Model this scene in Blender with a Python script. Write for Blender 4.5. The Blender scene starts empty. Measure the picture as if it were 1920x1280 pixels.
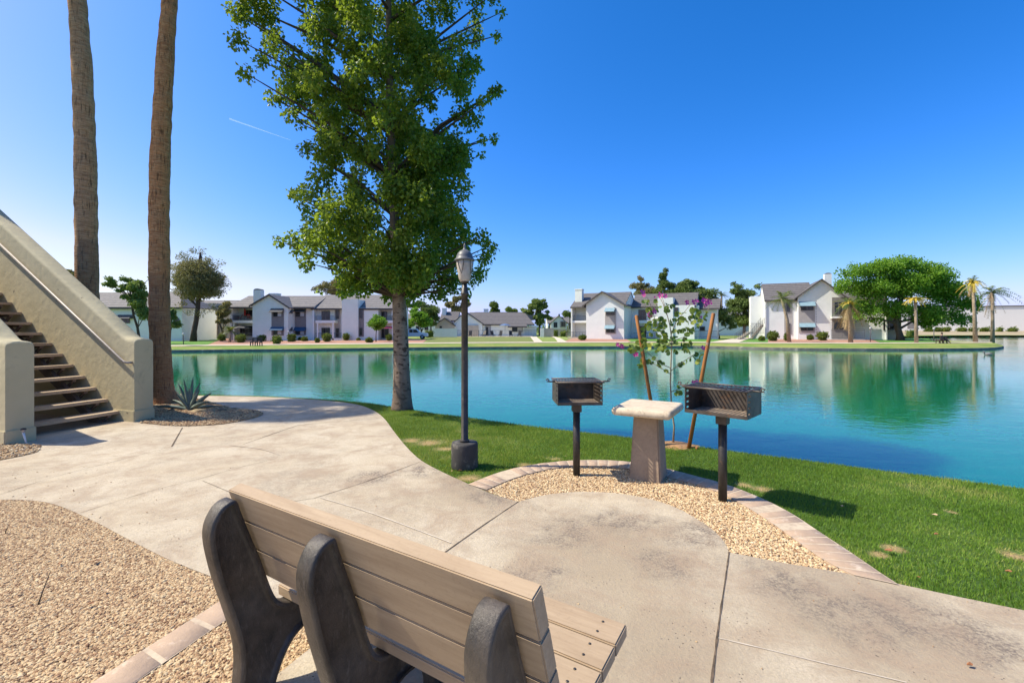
import bpy, bmesh, math, random
import numpy as np
from mathutils import Vector, Matrix
from mathutils.geometry import delaunay_2d_cdt
random.seed(7); np.random.seed(7)
R = math.radians
scene = bpy.context.scene
COL = scene.collection

# ---------------- camera, sky, sun, exposure ----------------
F, HOR, H = 853.0, 615.0, 1.6          # focal length and horizon row in photograph pixels, eye height
cam_d = bpy.data.cameras.new("camera"); cam = bpy.data.objects.new("camera", cam_d); COL.objects.link(cam)
cam.location = (0, 0, H); cam.rotation_euler = (R(90), 0, 0)
cam_d.sensor_width = 36; cam_d.lens = F/1920*36; cam_d.shift_y = -(640-HOR)/1920
cam_d.clip_start = 0.05; cam_d.clip_end = 12000
scene.camera = cam
SUN_EL, SUN_AZ = 51.0, -88.0            # azimuth clockwise from +Y
w = bpy.data.worlds.new("World"); scene.world = w; w.use_nodes = True
nt = w.node_tree; bg = nt.nodes['Background']
sky = nt.nodes.new('ShaderNodeTexSky'); sky.sky_type = 'NISHITA'; sky.sun_disc = False
sky.sun_elevation = R(SUN_EL); sky.sun_rotation = R(SUN_AZ)
sky.air_density = .6; sky.dust_density = 1.15; sky.ozone_density = 1.0; sky.altitude = 0
# deeper, more polarised blue: per-channel response of the whole sky
sep = nt.nodes.new('ShaderNodeSeparateColor'); com = nt.nodes.new('ShaderNodeCombineColor'); nt.links.new(sky.outputs[0], sep.inputs[0])
def _m(op, a, b):
    n = nt.nodes.new('ShaderNodeMath'); n.operation = op
    for i, v in enumerate((a, b)):
        if isinstance(v, (int, float)): n.inputs[i].default_value = v
        else: nt.links.new(v, n.inputs[i])
    return n.outputs[0]
nt.links.new(_m('MINIMUM', _m('MULTIPLY', _m('POWER', sep.outputs[0], 2.3), .195), sep.outputs[0]), com.inputs[0])
nt.links.new(_m('MULTIPLY', _m('POWER', sep.outputs[1], 1.1), .75), com.inputs[1])
nt.links.new(_m('MINIMUM', _m('MULTIPLY', sep.outputs[2], 1.45), 5.4), com.inputs[2])
nt.links.new(com.outputs[0], bg.inputs[0])
bg.inputs[1].default_value = 0.135
sd = bpy.data.lights.new("sun", 'SUN'); sd.energy = 4.0; sd.angle = R(0.5); sd.color = (1, .925, .79)
so = bpy.data.objects.new("sun", sd); COL.objects.link(so)
_az, _el = R(SUN_AZ), R(SUN_EL)
sdir = Vector((math.sin(_az)*math.cos(_el), math.cos(_az)*math.cos(_el), math.sin(_el)))
so.rotation_euler = sdir.to_track_quat('Z', 'Y').to_euler()
so.location = sdir*60
scene.view_settings.view_transform = 'Standard'; scene.view_settings.look = 'None'
scene.view_settings.exposure = 0.72; scene.view_settings.gamma = 1

# ---------------- helpers ----------------
def g(px, py, z=0.0):
    """ground point seen at a photograph pixel"""
    k = (H-z)/(py-HOR); return ((px-960)*k, F*k)
def at(px, py, Y): return Vector(((px-960)/F*Y, Y, H-(py-HOR)/F*Y))
FZ = -0.35                               # level of the far shore
WZ = -0.75                               # level of the lake
def fz(px, py): x, y = g(px, py, FZ); return (x, y)

def tag(o, label=None, cat=None, group=None, kind=None):
    if label: o['label'] = label
    if cat: o['category'] = cat
    if group: o['group'] = group
    if kind: o['kind'] = kind
    return o
def empty(name, loc, rz=0, **k):
    o = bpy.data.objects.new(name, None); COL.objects.link(o); o.location = loc; o.rotation_euler = (0, 0, rz)
    o.empty_display_size = .2
    return tag(o, **k)
def link(name, me, mat, parent=None, loc=None):
    o = bpy.data.objects.new(name, me); COL.objects.link(o)
    if mat is not None and len(me.materials) == 0:
        for m in (mat if isinstance(mat, (list, tuple)) else [mat]): me.materials.append(m)
    if parent: o.parent = parent
    if loc is not None: o.location = loc
    return o

class MB:
    def __init__(s): s.v = []; s.f = []; s.m = []; s.sm = []
    def add(s, vs, fs, mi=0, smooth=False):
        b = len(s.v); s.v += [tuple(p) for p in vs]
        for f in fs: s.f.append([b+i for i in f]); s.m.append(mi); s.sm.append(smooth)
        return s
    def box(s, x0, x1, y0, y1, z0, z1, mi=0):
        vs = [(x0,y0,z0),(x1,y0,z0),(x1,y1,z0),(x0,y1,z0),(x0,y0,z1),(x1,y0,z1),(x1,y1,z1),(x0,y1,z1)]
        return s.add(vs, [(0,3,2,1),(4,5,6,7),(0,1,5,4),(1,2,6,5),(2,3,7,6),(3,0,4,7)], mi)
    def slab(s, quad, t, mi=0):
        """thick sheet under four corners (t downward)"""
        q = [Vector(p) for p in quad]; n = len(q)
        lo = [p-Vector((0,0,t)) for p in q]
        fs = [tuple(range(n)), tuple(reversed(range(n, 2*n)))]+[(i, i+n, (i+1)%n+n, (i+1)%n) for i in range(n)]
        return s.add(q+lo, fs, mi)
    def prism(s, poly, axis, a, b, mi=0):
        """poly of 2D points extruded along axis from a to b; axis 'x': poly=(y,z); 'y': poly=(x,z); 'z': poly=(x,y)"""
        n = len(poly)
        def P(p, t): return {'x': (t, p[0], p[1]), 'y': (p[0], t, p[1]), 'z': (p[0], p[1], t)}[axis]
        vs = [P(p, a) for p in poly]+[P(p, b) for p in poly]
        return s.add(vs, [tuple(range(n)), tuple(reversed(range(n, 2*n)))]+[(i, (i+1)%n, (i+1)%n+n, i+n) for i in range(n)], mi)
    def tube(s, pts, rad, n=8, mi=0, cap=True, smooth=True):
        pts = [Vector(p) for p in pts]
        if not isinstance(rad, (list, tuple)): rad = [rad]*len(pts)
        vs = []; fs = []; ref = None
        for i, p in enumerate(pts):
            t = (pts[min(i+1, len(pts)-1)]-pts[max(i-1, 0)]).normalized()
            if ref is None: ref = Vector((1,0,0)) if abs(t.x) < .8 else Vector((0,1,0))
            a = (ref-t*ref.dot(t)).normalized(); ref = a; b = t.cross(a)
            for k in range(n):
                an = 2*math.pi*k/n; vs.append(p+(a*math.cos(an)+b*math.sin(an))*rad[i])
        for i in range(len(pts)-1):
            for k in range(n):
                fs.append((i*n+k, i*n+(k+1)%n, (i+1)*n+(k+1)%n, (i+1)*n+k))
        if cap: fs += [tuple(reversed(range(n))), tuple(range((len(pts)-1)*n, len(pts)*n))]
        return s.add(vs, fs, mi, smooth)
    def lathe(s, prof, n=24, c=(0,0,0), mi=0, smooth=True, flute=0):
        vs = []; fs = []
        for r, z in prof:
            for k in range(n):
                an = 2*math.pi*k/n; rr = r*(1+flute*((k % 2)*2-1)) if r > 0 else 0
                vs.append((c[0]+rr*math.cos(an), c[1]+rr*math.sin(an), c[2]+z))
        for i in range(len(prof)-1):
            for k in range(n): fs.append((i*n+k, i*n+(k+1)%n, (i+1)*n+(k+1)%n, (i+1)*n+k))
        fs += [tuple(reversed(range(n))), tuple(range((len(prof)-1)*n, len(prof)*n))]
        return s.add(vs, fs, mi, smooth)
    def build(s, name, mat, parent=None, loc=None, bevel=0, seg=2, **k):
        me = bpy.data.meshes.new(name); me.from_pydata(s.v, [], s.f)
        bm = bmesh.new(); bm.from_mesh(me)
        bmesh.ops.recalc_face_normals(bm, faces=bm.faces)
        bm.to_mesh(me); bm.free()
        if not bevel:
            me.polygons.foreach_set('material_index', s.m)
            me.polygons.foreach_set('use_smooth', s.sm)
        else:
            me.polygons.foreach_set('material_index', s.m)
            bm = bmesh.new(); bm.from_mesh(me)
            es = [e for e in bm.edges if len(e.link_faces) == 2 and e.calc_face_angle(0) > R(35)]
            r = bmesh.ops.bevel(bm, geom=es, offset=bevel, segments=seg, affect='EDGES', clamp_overlap=True)
            for f in r['faces']: f.smooth = True
            bm.to_mesh(me); bm.free()
        o = link(name, me, mat, parent, loc)
        if bevel: me.set_sharp_from_angle(angle=R(50))
        return tag(o, **k)

def np_mesh(name, V, quads, mat, parent=None, tint=None, smooth=False, tris=False, **k):
    me = bpy.data.meshes.new(name); nv = len(V); c = quads.shape[1]; nf = len(quads)
    me.vertices.add(nv); me.vertices.foreach_set('co', np.ascontiguousarray(V, dtype=np.float32).ravel())
    me.loops.add(nf*c); me.loops.foreach_set('vertex_index', quads.astype(np.int32).ravel())
    me.polygons.add(nf); me.polygons.foreach_set('loop_start', np.arange(0, nf*c, c, dtype=np.int32))
    me.polygons.foreach_set('use_smooth', np.full(nf, smooth))
    me.update(calc_edges=True)
    if tint is not None:
        a = me.attributes.new('tint', 'FLOAT', 'FACE'); a.data.foreach_set('value', tint.astype(np.float32))
    return tag(link(name, me, mat, parent), **k)

def inpoly(P, poly):
    x, y = P[:,0], P[:,1]; ins = np.zeros(len(P), bool); n = len(poly)
    for i in range(n):
        x1, y1 = poly[i]; x2, y2 = poly[(i+1) % n]
        c = ((y1 > y) != (y2 > y)) & (x < (x2-x1)*(y-y1)/((y2-y1) if y2 != y1 else 1e-9)+x1)
        ins ^= c
    return ins
def dist_line(P, line):
    d = np.full(len(P), 1e9)
    for i in range(len(line)-1):
        a = np.array(line[i]); b = np.array(line[i+1]); ab = b-a
        t = np.clip(((P-a)@ab)/(ab@ab), 0, 1); d = np.minimum(d, np.linalg.norm(P-(a+t[:,None]*ab), axis=1))
    return d
def smooth_line(pts, n=4, closed=False):
    """Catmull-Rom through 2D points"""
    P = [Vector((p[0], p[1], 0)) for p in pts]; out = []; m = len(P)
    for i in range(m if closed else m-1):
        p0, p1, p2, p3 = P[(i-1) % m if closed else max(i-1, 0)], P[i], P[(i+1) % m], P[(i+2) % m if closed else min(i+2, m-1)]
        for j in range(n):
            t = j/n
            q = .5*((2*p1)+(p2-p0)*t+(2*p0-5*p1+4*p2-p3)*t*t+(3*p1-p0-3*p2+p3)*t**3)
            out.append((q.x, q.y))
    if not closed: out.append((P[-1].x, P[-1].y))
    return out

def sheet(name, poly, z, mat, thick=0.0, grid=None, kind='structure', zfun=None, **k):
    """flat polygon (x, y) at height z, with a skirt when thick"""
    pts = [Vector((x, y)) for x, y in poly]; n = len(pts)
    if grid:
        xs = np.arange(min(p.x for p in pts), max(p.x for p in pts), grid); ys = np.arange(min(p.y for p in pts), max(p.y for p in pts), grid)
        G = np.array([(x, y) for x in xs for y in ys]); G = G[inpoly(G, poly)]
        G = G[dist_line(G, list(poly)+[poly[0]]) > grid*.4]
        pts += [Vector((float(a), float(b))) for a, b in G]
    r = delaunay_2d_cdt(pts, [(i, (i+1) % n) for i in range(n)], [], 0, 1e-5)
    vv, ff = r[0], r[2]
    cen = np.array([[(sum(vv[i].x for i in f)/len(f)), (sum(vv[i].y for i in f)/len(f))] for f in ff])
    keep = inpoly(cen, poly)
    mb = MB()
    zf = zfun or (lambda x, y: z)
    mb.add([(p.x, p.y, zf(p.x, p.y)) for p in vv], [tuple(f) for f, kk in zip(ff, keep) if kk])
    if thick:
        ring = [(x, y) for x, y in poly]
        vs = [(x, y, zf(x, y)) for x, y in ring]+[(x, y, zf(x, y)-thick) for x, y in ring]
        mb.add(vs, [(i, (i+1) % n, (i+1) % n+n, i+n) for i in range(n)])
    o = mb.build(name, mat, kind=kind, **k)
    me = o.data
    for p in me.polygons:
        if abs(p.normal.z) > .5 and p.normal.z < 0: p.flip()
    return o
def ribbon(L1, L2):
    return list(L1)+list(reversed(L2))

# ---------------- materials ----------------
def newmat(name):
    m = bpy.data.materials.new(name); m.use_nodes = True; t = m.node_tree
    return m, t, t.nodes['Principled BSDF']
def N(t, typ, **k):
    n = t.nodes.new(typ)
    for a, b in k.items(): setattr(n, a, b)
    return n
def noise(t, scale, detail=4, rough=.6, vec=None, dist=0):
    n = N(t, 'ShaderNodeTexNoise'); n.inputs['Scale'].default_value = scale; n.inputs['Detail'].default_value = detail
    n.inputs['Roughness'].default_value = rough; n.inputs['Distortion'].default_value = dist
    if vec is not None: t.links.new(vec, n.inputs['Vector'])
    return n.outputs['Fac']
def ramp(t, fac, lo, hi, a=0.0, b=1.0):
    n = N(t, 'ShaderNodeMapRange'); n.inputs['From Min'].default_value = lo; n.inputs['From Max'].default_value = hi
    n.inputs['To Min'].default_value = a; n.inputs['To Max'].default_value = b
    t.links.new(fac, n.inputs['Value']); return n.outputs[0]
def mix(t, fac, A, B, mode='MIX'):
    n = N(t, 'ShaderNodeMix', data_type='RGBA', blend_type=mode)
    for sock, v in ((n.inputs[0], fac), (n.inputs[6], A), (n.inputs[7], B)):
        if isinstance(v, (int, float)): sock.default_value = v
        elif isinstance(v, tuple): sock.default_value = (*v[:3], 1)
        else: t.links.new(v, sock)
    return n.outputs[2]
def coord(t, which='Object', scale=None):
    c = N(t, 'ShaderNodeTexCoord').outputs[which]
    if scale:
        m = N(t, 'ShaderNodeMapping'); m.inputs['Scale'].default_value = scale; t.links.new(c, m.inputs['Vector']); c = m.outputs[0]
    return c
def bump(t, p, h, strength, dist=.01):
    b = N(t, 'ShaderNodeBump'); b.inputs['Strength'].default_value = strength; b.inputs['Distance'].default_value = dist
    t.links.new(h, b.inputs['Height'])
    t.links.new(b.outputs[0], p.inputs['Normal']); return b
def simple(name, c1, c2=None, scale=3, rough=.7, bscale=None, bstr=.3, bdist=.01, metal=0, spec=.4, c3=None, s3=30, lo=.35, hi=.65, stretch=None):
    m, t, p = newmat(name); vec = coord(t, 'Object', stretch)
    c2 = c2 or tuple(x*.8 for x in c1)
    col = mix(t, ramp(t, noise(t, scale, 6, .6, vec), lo, hi), c1, c2)
    if c3: col = mix(t, ramp(t, noise(t, s3, 4, .7, vec), .56, .72), col, c3)
    t.links.new(col, p.inputs['Base Color']); p.inputs['Roughness'].default_value = rough
    p.inputs['Metallic'].default_value = metal; p.inputs['Specular IOR Level'].default_value = spec
    if bscale: bump(t, p, noise(t, bscale, 5, .65, vec), bstr, bdist)
    return m
def leafmat(name, dark, mid, light, transl=.35, rough=.5, spec=.35):
    m, t, p = newmat(name)
    a = N(t, 'ShaderNodeAttribute', attribute_name='tint').outputs['Fac']
    col = mix(t, ramp(t, a, .5, 1), mix(t, ramp(t, a, 0, .5), dark, mid), light)
    t.links.new(col, p.inputs['Base Color']); p.inputs['Roughness'].default_value = rough; p.inputs['Specular IOR Level'].default_value = spec
    tr = N(t, 'ShaderNodeBsdfTranslucent'); t.links.new(mix(t, .5, col, (light[0]*1.1, light[1]*1.25, light[2]*.6)), tr.inputs['Color'])
    ms = N(t, 'ShaderNodeMixShader'); ms.inputs[0].default_value = transl
    t.links.new(p.outputs[0], ms.inputs[1]); t.links.new(tr.outputs[0], ms.inputs[2])
    t.links.new(ms.outputs[0], t.nodes['Material Output'].inputs[0]); return m

# concrete
def blobs(t, v, cs, wob=.5):
    '''soft patches of wear around given floor points'''
    n = N(t, 'ShaderNodeTexNoise'); n.inputs['Scale'].default_value = 3.2; n.inputs['Detail'].default_value = 6; t.links.new(v, n.inputs['Vector'])
    sb = N(t, 'ShaderNodeVectorMath', operation='SUBTRACT'); t.links.new(n.outputs['Color'], sb.inputs[0]); sb.inputs[1].default_value = (.5,.5,.5)
    ml = N(t, 'ShaderNodeVectorMath', operation='MULTIPLY'); t.links.new(sb.outputs[0], ml.inputs[0]); ml.inputs[1].default_value = (wob*2, wob*2, 0)
    ad = N(t, 'ShaderNodeVectorMath', operation='ADD'); t.links.new(v, ad.inputs[0]); t.links.new(ml.outputs[0], ad.inputs[1])
    cur = None
    for (x, y), r in cs:
        d = N(t, 'ShaderNodeVectorMath', operation='DISTANCE'); t.links.new(ad.outputs[0], d.inputs[0]); d.inputs[1].default_value = (x, y, .02)
        o = ramp(t, d.outputs['Value'], r*.3, r, 1, 0)
        if cur is None: cur = o
        else:
            mx = N(t, 'ShaderNodeMath', operation='MAXIMUM'); t.links.new(cur, mx.inputs[0]); t.links.new(o, mx.inputs[1]); cur = mx.outputs[0]
    return cur
def concrete_mat(name, base, light, stain, stain_amt=1.0):
    m, t, p = newmat(name); v = coord(t, 'Object')
    c = mix(t, ramp(t, noise(t, 1.1, 5, .6, v), .35, .68), base, light)
    worn = blobs(t, v, [(g(*q), r) for q, r in (((1150,1050),1.0),((1050,1180),.8),((1600,1160),.9),((1250,1200),.7),((900,920),.8))], .3)
    c = mix(t, ramp(t, worn, 0, 1, 0, .72), c, (.31,.24,.16))
    st = ramp(t, noise(t, .75, 8, .68, v, .4), .46, .60)
    sA = ramp(t, noise(t, 7, 5, .7, v), .30, .56); sB = ramp(t, noise(t, 46, 4, .75, v, .3), .42, .56, .25, 1)
    sm_ = N(t, 'ShaderNodeMath', operation='MULTIPLY'); t.links.new(sA, sm_.inputs[0]); t.links.new(sB, sm_.inputs[1]); st2 = sm_.outputs[0]
    bl = blobs(t, v, [(g(*q), r) for q, r in (((1190,985),.42),((1300,1005),.4),((1060,1010),.35),((1010,1080),.25),((1480,1110),.3),((1570,1150),.35),((1690,1160),.36),((1800,1190),.32),((1640,1210),.2),((870,905),.38),((800,885),.3),((930,935),.3),((700,900),.3),((1250,1060),.3))], .22)
    b2 = N(t, 'ShaderNodeMath', operation='MULTIPLY_ADD'); t.links.new(st, b2.inputs[0]); b2.inputs[1].default_value = .55; t.links.new(bl, b2.inputs[2])
    mm = N(t, 'ShaderNodeMath', operation='MULTIPLY', use_clamp=True); t.links.new(b2.outputs[0], mm.inputs[0]); t.links.new(st2, mm.inputs[1])
    ms = N(t, 'ShaderNodeMath', operation='MULTIPLY'); t.links.new(mm.outputs[0], ms.inputs[0]); ms.inputs[1].default_value = stain_amt
    c = mix(t, ms.outputs[0], c, stain)
    c = mix(t, ramp(t, noise(t, 2.6, 7, .75, v, .5), .45, .64, 0, .75), c, (.35,.255,.175))
    c = mix(t, ramp(t, noise(t, 85, 4, .7, v), .35, .65, 0, .5), c, tuple(x*.62 for x in base))
    pit = N(t, 'ShaderNodeTexVoronoi'); pit.inputs['Scale'].default_value = 38; t.links.new(v, pit.inputs['Vector'])
    pm = ramp(t, pit.outputs['Distance'], .06, .16, 1, 0)
    pn = ramp(t, noise(t, 3.1, 3, .5, v), .5, .6)
    pp = N(t, 'ShaderNodeMath', operation='MULTIPLY'); t.links.new(pm, pp.inputs[0]); t.links.new(pn, pp.inputs[1])
    c = mix(t, pp.outputs[0], c, (.16, .12, .09))
    t.links.new(c, p.inputs['Base Color']); p.inputs['Roughness'].default_value = .85; p.inputs['Specular IOR Level'].default_value = .25
    ad = N(t, 'ShaderNodeMath', operation='SUBTRACT'); t.links.new(noise(t, 45, 8, .75, v), ad.inputs[0]); t.links.new(pp.outputs[0], ad.inputs[1])
    bump(t, p, ad.outputs[0], .8, .009); return m
M = {}
M['concrete'] = concrete_mat('concrete', (.52,.43,.305), (.61,.53,.40), (.15,.12,.10), 1.0)
M['joint'] = simple('joint_dirt', (.17,.12,.08), (.06,.045,.03), 14, .95)
M['joint_pale'] = simple('joint_grout', (.66,.58,.46), (.5,.42,.32), 20, .9)
M['gravel_base'] = simple('gravel_base', (.34,.235,.135), (.20,.13,.075), 40, .95, 60, .8, .01)
def stone_mat():
    m, t, p = newmat('stone')
    a = N(t, 'ShaderNodeAttribute', attribute_name='tint').outputs['Fac']
    r = N(t, 'ShaderNodeValToRGB'); t.links.new(a, r.inputs[0]); e = r.color_ramp
    e.elements[0].position = 0; e.elements[0].color = (.24,.13,.07,1); e.elements[1].position = 1; e.elements[1].color = (.78,.66,.46,1)
    for pos, c in ((.1,(.33,.20,.11,1)), (.3,(.47,.32,.175,1)), (.6,(.58,.43,.245,1)), (.85,(.68,.54,.33,1))):
        x = e.elements.new(pos); x.color = c
    t.links.new(r.outputs[0], p.inputs['Base Color']); p.inputs['Roughness'].default_value = .85; p.inputs['Specular IOR Level'].default_value = .25
    return m
M['stone'] = stone_mat()
M['brick'] = simple('brick_edging', (.45,.325,.23), (.36,.26,.185), 6, .9, 50, .5, .008, c3=(.58,.47,.36), s3=9)
M['mortar'] = simple('mortar', (.56,.46,.33), (.42,.33,.24), 20, .95)
DEAD = [((806,830),.22),((770,826),.17),((835,842),.14),((1672,1028),.085),((1646,1040),.07),((1905,1040),.11),((1782,960),.06),((1425,916),.13),((1392,908),.1),((985,872),.1),((880,897),.15),((1040,860),.1)]
def lawn_mat():
    m, t, p = newmat('lawn_grass'); v = coord(t, 'Object')
    c = mix(t, ramp(t, noise(t, 1.6, 6, .65, v), .35, .65), (.055,.125,.012), (.11,.19,.02))
    c = mix(t, ramp(t, noise(t, 30, 5, .7, v), .35, .7, 0, .7), c, (.035,.08,.01))
    bl = blobs(t, v, [(g(*q), r) for q, r in DEAD], .1)
    c = mix(t, bl, c, (.42,.29,.13))
    t.links.new(c, p.inputs['Base Color']); p.inputs['Roughness'].default_value = .9
    bump(t, p, noise(t, 60, 4, .7, v), .8, .03); return m
M['lawn'] = lawn_mat()
M['blade'] = leafmat('grass_blade', (.07,.16,.014), (.18,.31,.03), (.52,.46,.17), .35, .55, .3)
M['far_grass'] = simple('far_grass', (.13,.22,.03), (.24,.27,.06), .35, .95, c3=(.30,.27,.10), s3=1.2)
M['far_lawn'] = simple('far_lawn', (.07,.20,.02), (.12,.24,.03), .5, .95)
M['olive_lawn'] = simple('olive_lawn', (.13,.17,.03), (.19,.20,.05), .5, .95)
M['path'] = simple('far_path', (.60,.52,.40), (.52,.45,.34), .6, .9)
M['redgravel'] = simple('red_gravel', (.42,.22,.14), (.34,.18,.12), .8, .95, c3=(.5,.33,.24), s3=6)
M['sand'] = simple('sandy_bank', (.42,.33,.20), (.30,.25,.14), .3, .95)
M['bankwall'] = simple('bank_wall', (.22,.20,.17), (.12,.12,.11), 1.2, .9, c3=(.4,.36,.30), s3=2)
def water_mat():
    m, t, p = newmat('lake_water')
    p.inputs['Base Color'].default_value = (.004, .155, .080, 1); p.inputs['Roughness'].default_value = .025; p.inputs['IOR'].default_value = 1.33
    p.inputs['Subsurface Weight'].default_value = 1; p.inputs['Subsurface Radius'].default_value = (.5, 1, 1); p.inputs['Subsurface Scale'].default_value = 7.0
    p.inputs['Specular IOR Level'].default_value = .8
    c = coord(t, 'Object')
    mp = N(t, 'ShaderNodeMapping'); mp.inputs['Scale'].default_value = (.8, 1.6, 1); mp.inputs['Rotation'].default_value = (0,0,R(12)); t.links.new(c, mp.inputs['Vector'])
    a = noise(t, 1.5, 3, .5, mp.outputs[0], .6); b = noise(t, 7, 2, .5, mp.outputs[0], .3)
    patch = ramp(t, noise(t, .06, 3, .5, c), .42, .62, .45, 1.0)
    ad = N(t, 'ShaderNodeMath', operation='MULTIPLY_ADD'); t.links.new(b, ad.inputs[0]); ad.inputs[1].default_value = .34; t.links.new(a, ad.inputs[2])
    ml = N(t, 'ShaderNodeMath', operation='MULTIPLY'); t.links.new(ad.outputs[0], ml.inputs[0]); t.links.new(patch, ml.inputs[1])
    bump(t, p, ml.outputs[0], .18, .05); return m
M['water'] = water_mat()
# building materials
M['stucco'] = simple('white_stucco', (.78,.79,.76), (.73,.74,.71), 1.0, .9, 7, .6, .05)
M['stucco_blue'] = simple('pale_stucco', (.80,.82,.74), (.75,.77,.69), 1.0, .9, 7, .5, .04)
M['beige'] = simple('beige_stucco', (.52,.45,.35), (.46,.39,.30), 1.0, .9, 7, .5, .04)
M['gray'] = simple('grey_panel', (.24,.225,.215), (.20,.19,.18), 1.5, .85)
M['ltgray'] = simple('light_grey_panel', (.40,.38,.36), (.35,.33,.31), 1.5, .85)
M['trim'] = simple('dark_trim', (.10,.09,.085), (.07,.065,.06), 2, .7)
M['frame'] = simple('window_frame', (.16,.15,.15), (.12,.12,.12), 2, .5)
M['blind'] = simple('window_blind', (.55,.56,.56), (.38,.39,.40), 1.5, .6)
def glass(name, col, r=.08):
    m, t, p = newmat(name); p.inputs['Base Color'].default_value = (*col, 1); p.inputs['Roughness'].default_value = r
    p.inputs['Specular IOR Level'].default_value = .5; return m
M['glass'] = glass('dark_glass', (.025,.028,.032))
M['awning_blue'] = simple('blue_awning', (.035,.10,.19), (.03,.08,.15), 2, .8)
M['awning_pale'] = simple('pale_blue_awning', (.22,.34,.40), (.18,.28,.34), 2, .8)
M['awning_gray'] = simple('grey_awning', (.10,.10,.105), (.08,.08,.08), 2, .8)
M['rail'] = simple('railing_metal', (.10,.10,.105), (.08,.08,.08), 2, .5)
def roof_mat(name, a, b):
    m, t, p = newmat(name); v = coord(t, 'Object')
    sep = N(t, 'ShaderNodeSeparateXYZ'); t.links.new(v, sep.inputs[0])
    mu = N(t, 'ShaderNodeMath', operation='MULTIPLY'); t.links.new(sep.outputs[2], mu.inputs[0]); mu.inputs[1].default_value = 1/.36
    fr = N(t, 'ShaderNodeMath', operation='FRACT'); t.links.new(mu.outputs[0], fr.inputs[0])
    c = mix(t, ramp(t, noise(t, 2.2, 5, .7, v), .35, .65), a, b)
    c = mix(t, ramp(t, fr.outputs[0], .0, .38, .95, 0), c, (.03,.027,.026))
    t.links.new(c, p.inputs['Base Color']); p.inputs['Roughness'].default_value = .8
    bump(t, p, fr.outputs[0], .8, .06); return m
M['roof_dark'] = roof_mat('charcoal_roof_tile', (.105,.097,.097), (.155,.143,.14))
M['roof'] = roof_mat('grey_roof_tile', (.155,.145,.14), (.225,.21,.20))
M['red'] = simple('red_fabric', (.55,.03,.02), (.4,.02,.02), 3, .7)
M['pink'] = simple('pink_fabric', (.45,.05,.12), (.35,.04,.1), 3, .7)
M['blue_fabric'] = simple('blue_fabric', (.10,.17,.30), (.08,.13,.24), 3, .7)
M['black'] = simple('black_paint', (.022,.021,.02), (.04,.036,.032), 12, .45, c3=(.10,.055,.03), s3=14)
M['warehouse'] = simple('warehouse_wall', (.78,.76,.72), (.74,.72,.68), .1, .9)
M['carpaint'] = simple('white_paint', (.75,.75,.75), (.72,.72,.72), 1, .3)
M['rubber'] = simple('rubber', (.02,.02,.02), (.03,.03,.03), 4, .8)
# plants
M['bark'] = simple('brown_bark', (.11,.08,.055), (.06,.045,.03), 6, .95, 12, .9, .05, stretch=(1,1,.25))
M['pinebark'] = simple('pine_bark', (.10,.065,.045), (.05,.035,.03), 5, .95, 10, .9, .05, stretch=(1,1,.3))
M['main_leaf'] = leafmat('broad_leaf', (.045,.105,.010), (.125,.22,.020), (.40,.44,.07), .52, .42, .4)
M['bright_leaf'] = leafmat('bright_leaf', (.065,.165,.015), (.14,.295,.025), (.28,.44,.05), .42, .5, .3)
M['dark_leaf'] = leafmat('dark_leaf', (.055,.10,.022), (.12,.18,.04), (.22,.27,.07), .25, .6, .3)
M['olive_leaf'] = leafmat('olive_leaf', (.13,.13,.05), (.24,.22,.09), (.38,.32,.15), .25, .6, .3)
M['willow_leaf'] = leafmat('willow_leaf', (.09,.14,.025), (.18,.25,.05), (.28,.34,.09), .3, .6, .3)
M['shrub_leaf'] = leafmat('shrub_leaf', (.04,.08,.012), (.10,.15,.02), (.22,.26,.03), .25, .6, .3)
M['palm_leaf'] = leafmat('palm_leaf', (.05,.09,.02), (.11,.17,.03), (.26,.27,.06), .3, .5, .4)
M['palm_yellow'] = leafmat('yellow_frond', (.42,.30,.04), (.66,.48,.06), (.75,.60,.14), .3, .6, .3)
M['palm_dead'] = leafmat('dead_frond', (.26,.17,.08), (.38,.26,.13), (.48,.36,.19), .2, .7, .2)
M['ptrunk_far'] = simple('far_palm_trunk', (.36,.28,.20), (.22,.17,.12), 4, .95, c3=(.12,.09,.06), s3=3)
# ---------------- land and water ----------------
bank_px = [(322,738),(390,741),(470,742.5),(560,746),(640,751),(700,757),(750,765),(830,777),(900,786),(1000,800),(1100,811),(1200,823),(1350,843),(1500,862),(1700,888),(1920,916)]
bank = smooth_line([g(*p) for p in bank_px], 3)
near_poly = [(-3000,200),(-60,30),(-30,17.5),(-16,13.2)]+bank+[(9,2.0),(16,-4),(30,-14),(60,-30),(3000,-900),(3000,-3000),(-3000,-3000)]
sheet('lawn', near_poly, 0, M['lawn'])
# sloping shaded bank under the grass edge
bk = [(-60,30),(-30,17.5),(-16,13.2)]+bank+[(9,2.0),(16,-4),(30,-14),(60,-30)]
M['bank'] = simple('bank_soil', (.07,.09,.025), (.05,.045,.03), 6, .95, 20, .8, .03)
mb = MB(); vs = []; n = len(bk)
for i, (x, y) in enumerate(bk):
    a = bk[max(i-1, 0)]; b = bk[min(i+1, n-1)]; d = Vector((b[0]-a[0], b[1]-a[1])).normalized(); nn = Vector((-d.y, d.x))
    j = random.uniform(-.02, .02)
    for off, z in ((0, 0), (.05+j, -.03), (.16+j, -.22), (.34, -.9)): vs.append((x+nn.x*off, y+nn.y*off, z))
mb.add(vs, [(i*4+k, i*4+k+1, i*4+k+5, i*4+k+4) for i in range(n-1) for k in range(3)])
mb.build('lake_bank', M['bank'], kind='structure')

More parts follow.
